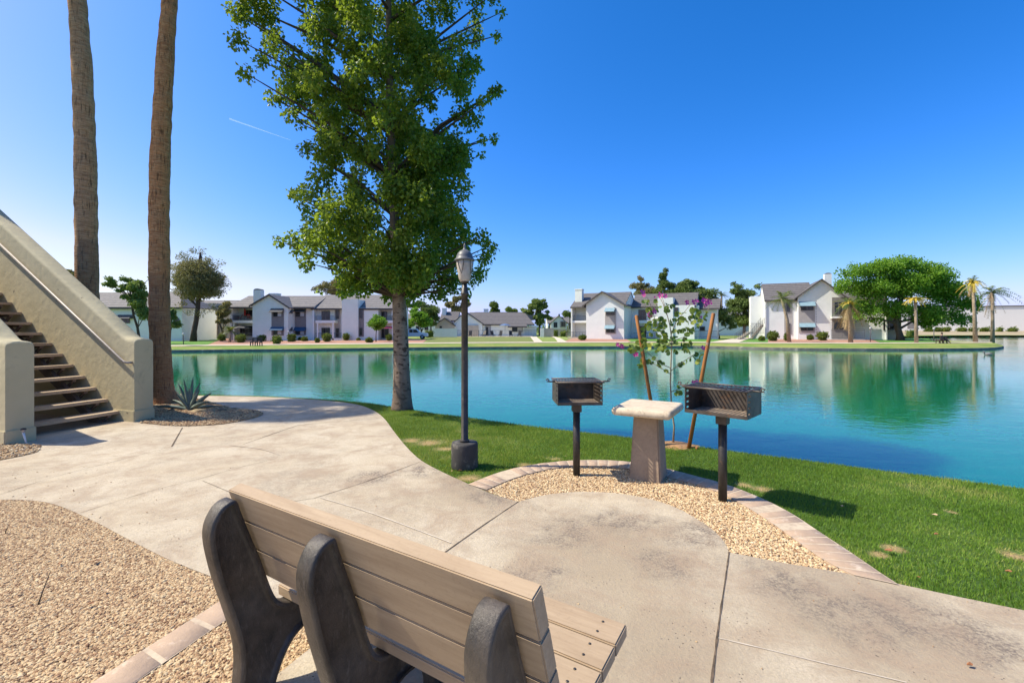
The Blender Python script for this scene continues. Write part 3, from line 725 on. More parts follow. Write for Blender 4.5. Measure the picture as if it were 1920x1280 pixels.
# ---------------- outside staircase ----------------
def stairs():
    root = empty('staircase', (-6.762, 6.438, 0), math.atan2(.951, .308), label='khaki stucco outdoor staircase with open plank treads', cat='staircase')
    m, t, p = newmat('khaki_stucco'); v = coord(t, 'Object')
    c = mix(t, ramp(t, noise(t, 1.2, 5, .6, v), .35, .65), (.53,.455,.275), (.46,.395,.235))
    c = mix(t, ramp(t, noise(t, 3.2, 4, .7, coord(t, 'Object', (1,1,.5)), .8), .62, .75, 0, .5), c, (.27,.24,.17))
    c = mix(t, ramp(t, noise(t, 1.9, 2, .9, v, 1.5), .70, .715, 0, .8), c, (.14,.115,.08))
    t.links.new(c, p.inputs['Base Color']); p.inputs['Roughness'].default_value = .85
    bump(t, p, noise(t, 8, 5, .6, v), .35, .03)
    S = .63; LEN = 5.6
    def wall(x0, x1, name, ztop):
        # arched-top wall: cross-section swept up the slope
        mb = MB(); prof = []
        n = 8; cx = (x0+x1)/2; hw = (x1-x0)/2
        def sec(y, zt, zb): 
            r = [(x0, y, zb)]
            for k in range(n+1):
                a = math.pi*(1-k/n); r.append((cx+hw*math.copysign(abs(math.cos(a))**.55, math.cos(a)), y, zt-.07+.07*math.sin(a)**.7))
            r.append((x1, y, zb)); return r
        ys = [(0, ztop-.02), (.02, ztop), (.22, ztop+.015), (.32, ztop+.06), (.45, ztop+.15)]+[(.45+i*.4, ztop+.15+i*.4*S) for i in range(1, 14)]
        vs = []; m_ = n+3
        for y, zt in ys: vs += sec(y, zt, .21 if y < .001+0 else .21)
        fs = [tuple(range(m_)), tuple(reversed(range(len(vs)-m_, len(vs))))]
        for i in range(len(ys)-1):
            for k in range(m_): fs.append((i*m_+k, i*m_+(k+1) % m_, (i+1)*m_+(k+1) % m_, (i+1)*m_+k))
        mb.add(vs, fs, 0, True)
        o = mb.build(name, m, root); o.data.set_sharp_from_angle(angle=R(40))
        b = MB(); b.box(x0-.018, x1+.018, -.02, .45+13*.4, -.05, .21); b.build('plinth', m, o, bevel=.01)
        return o
    wall(-.30, 0, 'wall', 1.42); wall(1.29, 1.59, 'wall', 1.42)
    wood = simple('weathered_tread', (.52,.40,.27), (.36,.26,.17), 5, .9, 30, .5, .01, c3=(.14,.10,.07), s3=18, stretch=(.3,2,2))
    br = simple('tread_bracket', (.20,.15,.11), (.14,.10,.08), 8, .8)
    for i in range(15):
        z = .19*(i+1); y = .34+.30*i
        mb = MB(); mb.box(.004, 1.286, y, y+.145, z-.05, z); mb.box(.004, 1.286, y+.155, y+.30, z-.052, z-.003)
        tr = mb.build('tread', wood, root, bevel=.006)
        for x in (.12, 1.12):
            b = MB(); b.box(x, x+.05, y+.03, y+.27, z-.09, z-.053)
            b.prism([(y+.05, z-.09), (y+.09, z-.09), (y+.26, z-.2), (y+.22, z-.2)], 'x', x, x+.05)
            b.build('bracket', br, tr)
    for x in (.2, 1.05): mb = MB(); mb.prism([(.45,0),(.7,0),(5.0,2.7),(5.0,2.95)], 'x', x, x+.06); mb.build('stringer', br, root)
    # rail
    rm = simple('handrail_metal', (.34,.29,.24), (.24,.20,.17), 20, .45, spec=.5)
    mb = MB(); x = 1.29-.07
    mb.tube([(1.285, .04, 1.02), (x+.02, .07, 1.02), (x, .13, 1.03), (x, .22, 1.085), (x, 5.4, 1.085+5.18*S)], .021, 10)
    o = mb.build('handrail', rm, root)
    for yy in (.5, 1.9, 3.3, 4.7): b = MB(); b.tube([(1.288, yy, 1.085+(yy-.22)*S-.06), (x, yy, 1.085+(yy-.22)*S-.05), (x, yy, 1.085+(yy-.22)*S)], .008, 6); b.build('rail_bracket', rm, o)
    # upper landing
    mb = MB(); mb.box(-.3, 1.59, 4.86, 6.4, 2.75, 2.95); mb.build('landing', m, root)
stairs()
def solar_light():
    x, y = g(50,835); root = empty('path_light', (x, y, .03), label='small leaning solar path light at the stair post', cat='path light')
    w = simple('white_plastic', (.7,.7,.68), (.6,.6,.58), 5, .5); gl = glass('clear_lens', (.4,.4,.42), .2)
    d = Vector((-.06, .0, .2))
    mb = MB(); mb.tube([(0,0,-.02), d*.75], [.008, .014], 8); mb.build('stake', w, root)
    mb = MB(); mb.lathe([(.018,0),(.022,.035),(.0235,.036)], 12, d*.75); mb.build('lens', gl, root)
    mb = MB(); mb.lathe([(.032,0),(.034,.008),(.02,.02),(.004,.024)], 12, d*.75+Vector((0,0,.037))); mb.build('cap', M['black'], root)
solar_light()

# ---------------- lamp post ----------------
def lamp():
    x, y = g(869,883); root = empty('lamp_post', (x, y+.13, 0), label='black fluted lamp post with frosted lantern on round concrete footing', cat='lamp post')
    bl = simple('lamp_black', (.028,.025,.022), (.07,.06,.05), 9, .42, c3=(.13,.10,.08), s3=20)
    f = simple('painted_footing', (.035,.033,.032), (.06,.055,.05), 6, .75, 20, .4, .01, c3=(.20,.18,.15), s3=7)
    mb = MB(); mb.lathe([(.150,0),(.153,.02),(.152,.27),(.145,.292),(.13,.296)], 40); mb.build('footing', f, root)
    mb = MB(); mb.lathe([(.05,.295),(.05,.32),(.038,.33),(.036,1.3),(.035,1.98),(.046,1.985),(.046,2.0),(.036,2.01),(.036,2.06),(.028,2.065),(.026,2.12)], 32, flute=.06); mb.build('pole', bl, root)
    gl, t, p = newmat('frosted_glass'); v = coord(t)
    t.links.new(mix(t, ramp(t, noise(t, 9, 4, .6, v), .4, .7), (.66,.60,.52), (.45,.36,.28)), p.inputs['Base Color']); p.inputs['Roughness'].default_value = .45; p.inputs['Transmission Weight'].default_value = .25
    lan = MB(); lan.lathe([(.03,2.12),(.052,2.135),(.068,2.17),(.082,2.25),(.093,2.33),(.096,2.375)], 32)
    L = lan.build('lantern', gl, root)
    c = MB()
    for k in range(8):
        a0 = k*math.pi/4; s = 1 if k % 2 else -1
        c.tube([((.1-.0-((1-f)**1.6)*.05)*math.cos(a0+s*f*0.75*0+ (math.pi/4)*s*math.sin(f*math.pi/2)), (.1-((1-f)**1.6)*.05)*math.sin(a0+(math.pi/4)*s*math.sin(f*math.pi/2)), 2.14+f*.235) for f in [i/7 for i in range(8)]], .0035, 5)
    c.lathe([(.036,2.11),(.05,2.125),(.052,2.135),(.04,2.14)], 24)
    c.build('cage', bl, L)
    cm = simple('cap_metal', (.10,.105,.11), (.17,.17,.17), 12, .45)
    mb = MB(); mb.lathe([(.09,2.37),(.114,2.372),(.118,2.385),(.108,2.395),(.098,2.40),(.094,2.425),(.080,2.458),(.055,2.485),(.03,2.497),(.02,2.505),(.018,2.515),(.012,2.525),(.016,2.54),(.011,2.555),(.003,2.575)], 32); mb.build('lantern_cap', cm, root)
lamp()

# ---------------- barbecue grills ----------------
M['ash'] = simple('ash_dust', (.36,.28,.20), (.20,.15,.11), 14, .95, 40, .4, .004)
def grill(px, py, rz, label, zt, W=.27):
    x, y = g(px, py); root = empty('park_grill', (x, y, 0), rz, label=label, cat='grill', group=None)
    st = simple('sooty_steel', (.12,.10,.085), (.045,.037,.03), 7, .5, 30, .3, .004, metal=.25, c3=(.16,.085,.045), s3=13)
    st2 = simple('grate_steel', (.13,.115,.10), (.06,.05,.045), 12, .5, metal=.4, c3=(.20,.12,.07), s3=25)
    D, Hh, t = .20, .235, .006; zb = zt-Hh
    mb = MB(); mb.tube([(0,0,-.02), (0,0,zb-.09)], .038, 20); mb.build('post', M['black'], root)
    mb = MB(); mb.box(-.048,.048,-.048,.048,zb-.10,zb-.001); mb.build('socket', st, root, bevel=.004)
    mb = MB(); mb.box(-W,W,-D,D,zb,zb+t)
    mb.box(-W,W,D-t,D,zb+t+.0005,zt-.03)
    # side plates with slots
    for sx in (-1, 1):
        x0, x1 = (W-t, W) if sx > 0 else (-W, -W+t)
        y0, y1, a0, a1 = -D, D-t-.0005, zb+t+.0005, zt
        sy0, sy1 = (-D+.03, -D+.085)
        mb.box(x0, x1, y0, sy0, a0, a1); mb.box(x0, x1, sy1, y1, a0, a1)
        zz = a0
        for k in range(4):
            z1 = zb+.035+k*.05; mb.box(x0, x1, sy0, sy1, zz, z1); zz = z1+.018
        mb.box(x0, x1, sy0, sy1, zz, a1)
    mb.box(-W+t+.0005,W-t-.0005,-D,-D+t,zb+t+.0005,zb+.03)
    mb.build('firebox', st, root)
    mb = MB(); mb.box(-W+t+.002, W-t-.002, -D+t+.002, D-t-.002, zb+t+.0008, zb+t+.003); mb.build('ash_floor', M['ash'], root)
    mb = MB(); zg = zt+.004
    for a, b in (((-W-.008,-D-.02,zg),(W+.008,-D-.02,zg)),((-W-.008,D-.03,zg),(W+.008,D-.03,zg)),((-W-.008,-D-.02,zg),(-W-.008,D-.03,zg)),((W+.008,-D-.02,zg),(W+.008,D-.03,zg))): mb.tube([a, b], .0085, 8)
    for k in range(14):
        xx = -W+.02+k*(2*W-.04)/13; mb.box(xx-.006, xx+.006, -D-.02, D-.03, zg-.003, zg+.003)
    for yy in (-.08, .06): mb.tube([(-W,yy,zg-.01),(W,yy,zg-.01)], .006, 6)
    gt = mb.build('grate', st2, root)
    for sx in (-1, 1):
        m2 = MB(); hx = sx*(W+.008)
        m2.tube([(hx, -.10, zg), (hx+sx*.055, -.10, zg-.002), (hx+sx*.075, -.10, zg-.002)], .008, 8)
        m2.tube([(hx+sx*(.085+.014*math.cos(a)), -.10, zg+.012+.014*math.sin(a)) for a in [i*.55 for i in range(11)]], .006, 8)
        m2.build('handle', st2, gt)
    return root
grill(1081, 893, R(3), 'charcoal-stained park grill on a black post, nearer the lamp post', 1.035, .235)
grill(1355, 941, R(-44), 'larger-looking park grill on a black post right of the stone table', 1.055)

def stone_table():
    root = empty('pedestal_table', (1.455, 4.85, 0), R(-31), label='small concrete pedestal table between the two grills', cat='table')
    m, t, p = newmat('cast_concrete'); v = coord(t)
    c = mix(t, ramp(t, noise(t, 5, 6, .65, v), .35, .65), (.38,.28,.19), (.28,.205,.14))
    c = mix(t, ramp(t, noise(t, 50, 4, .7, v), .5, .7, 0, .5), c, (.20,.15,.11))
    t.links.new(c, p.inputs['Base Color']); p.inputs['Roughness'].default_value = .85; bump(t, p, noise(t, 60, 5, .7, v), .4, .006)
    m2 = simple('worn_top', (.66,.55,.40), (.52,.42,.30), 9, .8, 50, .5, .005, c3=(.30,.23,.17), s3=22)
    mb = MB(); b, a = .16, .125
    vs = [(-b,-b,0),(b,-b,0),(b,b,0),(-b,b,0),(-a,-a,.70),(a,-a,.70),(a,a,.70),(-a,a,.70)]
    mb.add(vs, [(0,3,2,1),(4,5,6,7),(0,1,5,4),(1,2,6,5),(2,3,7,6),(3,0,4,7)]); mb.build('pedestal', m, root, bevel=.012)
    mb = MB(); vs = []; q = 7; cr = .035
    for k in range(13):
        a = -math.pi/2+math.pi*k/12; off = .032*(1-math.cos(a)); z = .743+.042*math.sin(a); hx, hy = .30-off, .345-off; r_ = max(cr-off*.4, .01)
        for cx, cy, a0 in ((hx-r_, hy-r_, 0), (-hx+r_, hy-r_, 90), (-hx+r_, -hy+r_, 180), (hx-r_, -hy+r_, 270)):
            for j in range(q): t_ = R(a0+90*j/(q-1)); vs.append((cx+r_*math.cos(t_), cy+r_*math.sin(t_), z))
    n_ = 4*q; fs = [tuple(reversed(range(n_))), tuple(range(12*n_, 13*n_))]+[(i*n_+k, i*n_+(k+1) % n_, (i+1)*n_+(k+1) % n_, (i+1)*n_+k) for i in range(12) for k in range(n_)]
    mb.add(vs, fs, 0, True); o = mb.build('tabletop', m2, root); o.data.set_sharp_from_angle(angle=R(30)); o.data.polygons[0].use_smooth = False
stone_table()

# ---------------- park bench ----------------
def bench():
    root = empty('park_bench', (-1.196, 1.914, 0), math.atan2(-.529, .848), label='park bench of tan planks on three black cast supports, seen from behind', cat='bench')
    m, t, p = newmat('tan_plank'); v = coord(t, 'Object', (.5, 3, 3))
    c = mix(t, ramp(t, noise(t, 6, 6, .6, v), .3, .7), (.45,.34,.225), (.37,.27,.175))
    c = mix(t, ramp(t, noise(t, 26, 6, .75, coord(t, 'Object', (.12, 2, 2))), .45, .7, 0, .45), c, (.26,.18,.11))
    c = mix(t, ramp(t, noise(t, 55, 4, .7, coord(t)), .55, .75, 0, .4), c, (.27,.19,.12))
    t.links.new(c, p.inputs['Base Color']); p.inputs['Roughness'].default_value = .6; p.inputs['Specular IOR Level'].default_value = .2
    bump(t, p, noise(t, 40, 5, .7, v), .15, .003)
    sm, t, p = newmat('worn_black_casting'); v = coord(t)
    c = mix(t, ramp(t, noise(t, 6, 7, .7, v), .35, .68), (.024,.021,.019), (.11,.088,.068))
    c = mix(t, ramp(t, noise(t, 42, 5, .75, coord(t, 'Object', (1,1,.35))), .56, .72, 0, .6), c, (.17,.15,.13))
    t.links.new(c, p.inputs['Base Color']); p.inputs['Roughness'].default_value = .42; p.inputs['Specular IOR Level'].default_value = .5
    bump(t, p, noise(t, 55, 7, .75, coord(t, 'Object', (1,1,.45))), .7, .006)
    L = 1.47; TH = R(18)
    sc = simple('screw_steel', (.05,.045,.04), (.09,.08,.07), 30, .4, metal=.6)
    # back planks: local axes along recline
    top = Vector((0, 0.0, .92)); dn = Vector((0, math.sin(TH), -math.cos(TH))); fw = Vector((0, math.cos(TH), math.sin(TH)))
    for k in range(3):
        a = top+dn*(.1435*k); vs = []
        for xx in (0, L):
            for q in (a, a+fw*.055, a+fw*.055+dn*.138, a+dn*.138): vs.append((xx, q.y, q.z))
        mb = MB(); mb.add(vs, [(0,1,2,3),(7,6,5,4),(0,4,5,1),(1,5,6,2),(2,6,7,3),(3,7,4,0)])
        mb.build('back_plank', m, root, bevel=.004)
    tilt = math.atan2(.030, .53); sf = Vector((0, math.cos(tilt), math.sin(tilt))); su = Vector((0, -math.sin(tilt), math.cos(tilt)))
    s0 = Vector((0, .217, .420))
    for k in range(4):
        a = s0+sf*(.1345*k); vs = []
        for xx in (0, L):
            for q in (a, a+sf*.128, a+sf*.128-su*.05, a-su*.05): vs.append((xx, q.y, q.z))
        mb = MB(); mb.add(vs, [(0,1,2,3),(7,6,5,4),(0,4,5,1),(1,5,6,2),(2,6,7,3),(3,7,4,0)])
        sl = mb.build('seat_plank', m, root, bevel=.005)
        for xx in (.08, .69, 1.385):
            for f in (.035, .095):
                b = MB(); q = a+sf*f+su*.0005; b.lathe([(.0056, -.001), (.0052, .0014), (.001, .0015)], 10, (xx, q.y, q.z)); b.build('screw', sc, sl)
    # cast supports: side profile (y forward, z up)
    prof = [(-.090,.858),(-.066,.888),(-.036,.901),(-.010,.896),
            (.006,.850),(.040,.750),(.085,.625),(.118,.520),(.140,.455),(.165,.405),(.205,.372),(.26,.366),
            (.42,.372),(.60,.384),(.70,.392),(.715,.365),(.705,.330),(.66,.300),(.60,.290),(.565,.270),
            (.56,.22),(.585,.12),(.615,.03),(.615,0),(.50,0),(.485,.08),(.455,.16),(.39,.215),(.31,.225),(.24,.195),(.19,.13),(.155,.05),(.145,0),(.0,0),(-.005,.04),
            (.002,.12),(.008,.20),(.004,.28),(-.015,.37),(-.045,.48),(-.078,.60),(-.100,.70),(-.110,.77),(-.106,.82)]
    sp = smooth_line(prof, 3, True)
    for x0 in (.02, .645, 1.335):
        w_ = .078; n = len(sp); C0 = [Vector((q[0], q[1])) for q in sp]
        ar = sum(C0[k].x*C0[(k+1) % n].y-C0[(k+1) % n].x*C0[k].y for k in range(n)); sg = 1 if ar > 0 else -1
        nor = []
        for k in range(n):
            d = C0[(k+1) % n]-C0[k-1]; d.normalize(); nor.append(Vector((-d.y, d.x))*sg)
        rings = [(.030,.022),(.021,.019),(.017,.0),(.008,0),(.0025,.0025),(0,.009),(0,w_-.009),(.0025,w_-.0025),(.008,w_),(.017,w_),(.021,w_-.019),(.030,w_-.022)]
        vs = []; fs = []
        for off, xx in rings: vs += [(x0+xx, (C0[k]+nor[k]*off).x, (C0[k]+nor[k]*off).y) for k in range(n)]
        for r_ in range(len(rings)-1):
            for k in range(n): fs.append((r_*n+k, r_*n+(k+1) % n, (r_+1)*n+(k+1) % n, (r_+1)*n+k))
        for r_ in (0, len(rings)-1):
            pl = [Vector((vs[r_*n+k][1], vs[r_*n+k][2])) for k in range(n)]
            res = delaunay_2d_cdt(pl, [(k, (k+1) % n) for k in range(n)], [], 0, 1e-6); pp = [(q.x, q.y) for q in pl]
            vv, ff = res[0], res[2]; cen = np.array([[sum(vv[i].x for i in f)/3, sum(vv[i].y for i in f)/3] for f in ff]); kk = inpoly(cen, pp); b0 = len(vs)
            vs += [(vs[r_*n][0], q.x, q.y) for q in vv]; fs += [tuple(b0+i for i in f) for f, k_ in zip(ff, kk) if k_]
        me = bpy.data.meshes.new('support'); me.from_pydata(vs, [], fs)
        bm = bmesh.new(); bm.from_mesh(me); bmesh.ops.remove_doubles(bm, verts=bm.verts, dist=1e-5); bmesh.ops.recalc_face_normals(bm, faces=bm.faces)
        for f in bm.faces: f.smooth = True
        bm.to_mesh(me); bm.free(); me.set_sharp_from_angle(angle=R(60))
        link('support', me, sm, root)
bench()

# ---------------- staked sapling with magenta flowers ----------------
def sapling():
    x, y = g(1262, 833); Y = y
    root = empty('orchid_tree', (x, y, 0), label='young orchid tree with magenta flowers between two stakes', cat='sapling')
    def L(px, py, dy=0): q = at(px, py, Y); return Vector((q.x-x, dy, q.z))
    bark = simple('sapling_bark', (.36,.28,.18), (.24,.18,.11), 20, .8)
    mb = MB(); tr = [L(1262,834), L(1264,800), L(1259,760), L(1257,720), L(1258,680), L(1260,640), L(1256,610), L(1247,575), L(1240,552)]
    mb.tube(tr, [.016,.012,.011,.010,.009,.008,.007,.005,.003], 8)
    brs = [([(1258,640),(1240,625),(1228,600),(1222,578),(1215,560),(1205,550)],0),([(1258,628),(1270,600),(1285,585),(1298,570),(1320,565)],.1),([(1258,690),(1235,680),(1212,660),(1190,650),(1170,648)],-.1),
           ([(1259,702),(1240,690),(1225,680),(1205,672),(1195,664)],.1),([(1258,695),(1275,682),(1290,672),(1305,662),(1322,655)],0),([(1258,640),(1280,632),(1300,618),(1318,598),(1328,566)],-.1),([(1257,735),(1275,728),(1292,715)],0),([(1250,590),(1245,570),(1240,556)],.1),([(1258,650),(1230,640),(1200,640),(1180,642)],.1)]
    tips = []
    for pl, dy in brs:
        P = [L(a, b, dy*i/len(pl)) for i, (a, b) in enumerate(pl)]; mb.tube(P, [.006-.0009*i for i in range(len(P))] if len(P) <= 6 else .004, 6)
        for i in range(1, len(P)): tips.append(P[i])
    mb.build('trunk', bark, root)
    lm = leafmat('orchid_leaf', (.05,.10,.015), (.13,.20,.03), (.33,.36,.06), .3, .5, .35)
    # two-lobed leaves
    spots = [(1207,562),(1217,568),(1212,575),(1235,567),(1243,575),(1250,580),(1240,583),(1228,580),(1238,592),(1250,600),(1262,598),(1272,602),(1225,598),(1218,603),(1213,612),(1222,618),(1232,612),(1228,625),(1238,628),(1248,622),(1255,632),(1265,628),(1275,622),(1283,612),(1285,600),(1292,592),(1298,582),(1305,590),(1296,605),(1305,610),(1290,620),(1300,620),(1305,575),(1312,582),(1278,630),(1262,640),(1248,640),(1240,650),(1230,643),(1222,645),(1210,645),(1200,648),(1190,645),(1183,652),(1178,648),(1285,645),(1293,648),(1280,650),(1288,640),(1195,650),(1212,650),(1225,652),(1268,655),(1208,675),(1203,682),(1215,678),(1222,675),(1236,678),(1243,685),(1250,692),(1275,683),(1282,680),(1296,672),(1303,668),(1308,665),(1278,728),(1268,732),(1260,612),(1245,608),(1270,590),(1280,585),(1255,570),(1218,590),(1234,604),(1265,616),(1208,610),(1215,622),(1200,640),(1247,655),(1240,636),(1310,600),(1315,590),(1280,596)]
    V = []; Q = []; T = []; rs = random.Random(3)
    for px, py in spots:
        for _ in range(2):
            c = L(px+rs.uniform(-4,4), py+rs.uniform(-4,4), rs.uniform(-.16,.16)); s = rs.uniform(.034,.056)
            d = Vector((rs.uniform(-1,1), rs.uniform(-1,.4), rs.uniform(-1.3,.3))).normalized(); sd_ = d.cross(Vector((rs.uniform(-.4,.4), 1, rs.uniform(-.6,.6)))).normalized(); nn = d.cross(sd_); tt = rs.random()
            for sgn in (-1, 1):
                b = len(V); outl = [(0,0),(.55,.15),(.85,.55),(.80,1.05),(.50,1.35),(.18,1.3),(.02,1.0)]
                V += [tuple(c+sd_*(u*s*sgn)+d*(w_*s)+nn*(u*s*.45)) for u, w_ in outl]; Q.append([b+i for i in range(7)]); T.append(min(1, max(0, tt+rs.uniform(-.1,.1))))
    me = bpy.data.meshes.new('foliage'); me.from_pydata(V, [], Q); a = me.attributes.new('tint','FLOAT','FACE'); a.data.foreach_set('value', np.array(T, dtype=np.float32))
    link('foliage', me, lm, root)
    fm = simple('magenta_petal', (.70,.06,.32), (.48,.04,.32), 12, .6); yc = simple('pale_stamen', (.75,.35,.5), (.6,.2,.35), 9, .6)
    fl = [(1201,549,1),(1208,553,.8),(1240,553,1),(1246,556,.8),(1290,566,1),(1298,567,1),(1303,564,.8),(1316,563,.9),(1325,562,1),(1330,566,1),(1327,572,.8),(1320,570,.8),(1224,584,1.1),(1215,592,.7),(1220,588,.8),(1160,646,.8),(1167,649,.9),(1171,651,.7),(1192,664,1),(1318,655,1),(1322,652,.8),(1316,594,.7),(1297,715,.8),(1303,713,.7),(1232,556,.5)]
    for px, py, s in fl:
        c = L(px, py, rs.uniform(-.12,.12)); mb = MB(); ax = Vector((rs.uniform(-.5,.5), -1, rs.uniform(-.2,.5))).normalized(); u = ax.cross(Vector((0,0,1))).normalized(); w_ = ax.cross(u)
        for k in range(5):
            a = k*1.2566+rs.uniform(-.25,.25); d = (u*math.cos(a)+w_*math.sin(a)+ax*.25).normalized(); sd_ = d.cross(ax).normalized(); l = .045*s*rs.uniform(.8,1.2); wd = .0145*s
            mb.add([c, c+d*l*.35+sd_*wd*.7, c+d*l*.7+sd_*wd+ax*.004, c+d*l-ax*.004, c+d*l*.7-sd_*wd+ax*.004, c+d*l*.35-sd_*wd*.7], [(0,1,2,3,4,5)])
        for k in range(3): mb.tube([c, c+ax*.03*s+u*rs.uniform(-.012,.012)+w_*rs.uniform(-.01,.01)], .0012, 4, mi=1)
        mb.build('flower', [fm, yc], root)
    # tie wire
    mb = MB(); mb.tube([L(1252,646)+Vector((0,-.012,0)), L(1265,644)+Vector((0,-.012,0))], .008, 6); mb.build('tie', M['rubber'], root)
    sm = simple('soil_mound', (.42,.23,.10), (.28,.16,.08), 12, .95, 30, .9, .02)
    rock('soil_mound', 1268, 836, .28, .2, .035, sm, z=.0, seed=21, label='ring of orange soil at the sapling foot', cat='soil')
    wood = simple('orange_stake_wood', (.42,.17,.045), (.28,.11,.03), 10, .7, 25, .5, .004, c3=(.14,.06,.03), s3=16, stretch=(1,1,.3))
    def stake(b, tpx, tpy, Y2, label):
        p0 = Vector((*b, 0)); q = at(tpx, tpy, Y2); o = MB()
        v = q-p0; o.tube([(0,0,-.05), tuple(v*.995), tuple(v)], [.0255, .0235, .019], 16)
        st = o.build('stake', wood, None, p0, label=label, cat='stake')
        return st
    s1 = stake(g(1236, 838), 1193, 591, 6.35, 'orange wooden stake leaning left of the sapling')
    s2 = stake(g(1290, 841), 1338, 587, 5.95, 'orange wooden stake leaning right of the sapling')
    c = Vector(s2.location); v = Vector(at(1338,587,5.95))-c; mb = MB()
    for f in (.775, .785): mb.tube([(v*f+Vector((.027*math.cos(a), .027*math.sin(a), .003*math.sin(a)))) for a in [i*.524 for i in range(13)]], .002, 5)
    mb.build('wire', simple('wire', (.5,.5,.5), (.4,.4,.4), 5, .4, metal=.8), s2)
    x2, y2 = g(1306, 843); mb = MB(); mb.tube([(0,0,-.01),(0,0,.035)], .014, 8); mb.build('wood_peg', wood, None, (x2, y2, 0), label='short wooden peg beside the right stake', cat='peg')
sapling()

# litter
def litter():
    lm = simple('dry_leaf', (.35,.15,.06), (.22,.09,.04), 30, .7); lt = simple('tan_leaf', (.60,.42,.25), (.45,.3,.18), 30, .7)
    rs = random.Random(5)
    L = [(862,887,1.6,'curled brown leaf at the lamp footing',0),(848,888,1.3,'pale dry leaf at the lamp footing',1),(1315,966,.8,'brown leaf on the gravel near the right grill',0),(1665,1040,1.4,'crumpled brown leaves on the lawn by the brick edge',0),(1578,955,1.0,'tan leaf in the shade of the right grill',1),(1752,972,1.1,'pale leaf standing on the lawn',1),(1755,1009,.9,'dark leaf in the middle of the right lawn',0),(1722,1092,.8,'orange leaf near the lawn corner',0),(1890,1080,1.0,'brown leaf at the right edge of the lawn',0),(180,1060,1.3,'dark purple leaf on the left gravel',0),(112,1065,.9,'orange leaf beside the twig',0),(170,1142,.9,'orange-brown leaf low on the left gravel',0),(198,1117,1.1,'yellow leaf on the left gravel',1),(1365,956,.7,'small leaf at the right grill post',0),(1060,860,.8,'leaf on the grass behind the left grill',1),(940,858,.7,'tan leaf on the lawn right of the lamp',1),(1818,1259,.8,'dark crumb of leaf on the concrete',0),(705,956,.5,'yellow flower scrap on the path',1)]
    for px, py, s, lab, k in L:
        x, y = g(px, py); z = .035; mb = MB(); a = rs.uniform(0, 6.28); s *= .018; u = Vector((math.cos(a), math.sin(a), .15)); v = Vector((-math.sin(a), math.cos(a), .2))
        mb.add([u*-s, u*-.3*s+v*.6*s, u*.5*s+v*.45*s+Vector((0,0,.006)), u*1.2*s, u*.5*s-v*.5*s, u*-.3*s-v*.55*s+Vector((0,0,.008))], [(0,1,2,3),(0,3,4,5)])
        mb.build('fallen_leaf', [lt if k else lm], None, (x, y, z), label=lab, cat='leaf')
    tw = simple('twig', (.10,.06,.035), (.06,.04,.02), 20, .9)
    p0 = Vector((*g(68,1140), 0)); q = at(95,1063,2.72); mb = MB(); v = q-p0; v.z = .14
    mb.tube([(0,0,-.01), (v.x*.45, v.y*.45, .07), (v.x, v.y, .15)], [.004,.0035,.002], 6); mb.build('twig', tw, None, p0, label='thin dark twig sticking out of the left gravel', cat='twig')
    p0 = Vector((*g(10,1004), 0)); mb = MB(); mb.tube([(0,0,-.01),(.004,0,.04),(.02,0,.07)], [.004,.0035,.002], 6); mb.build('twig', tw, None, p0, label='short curved twig near the left picture edge', cat='twig')
litter()
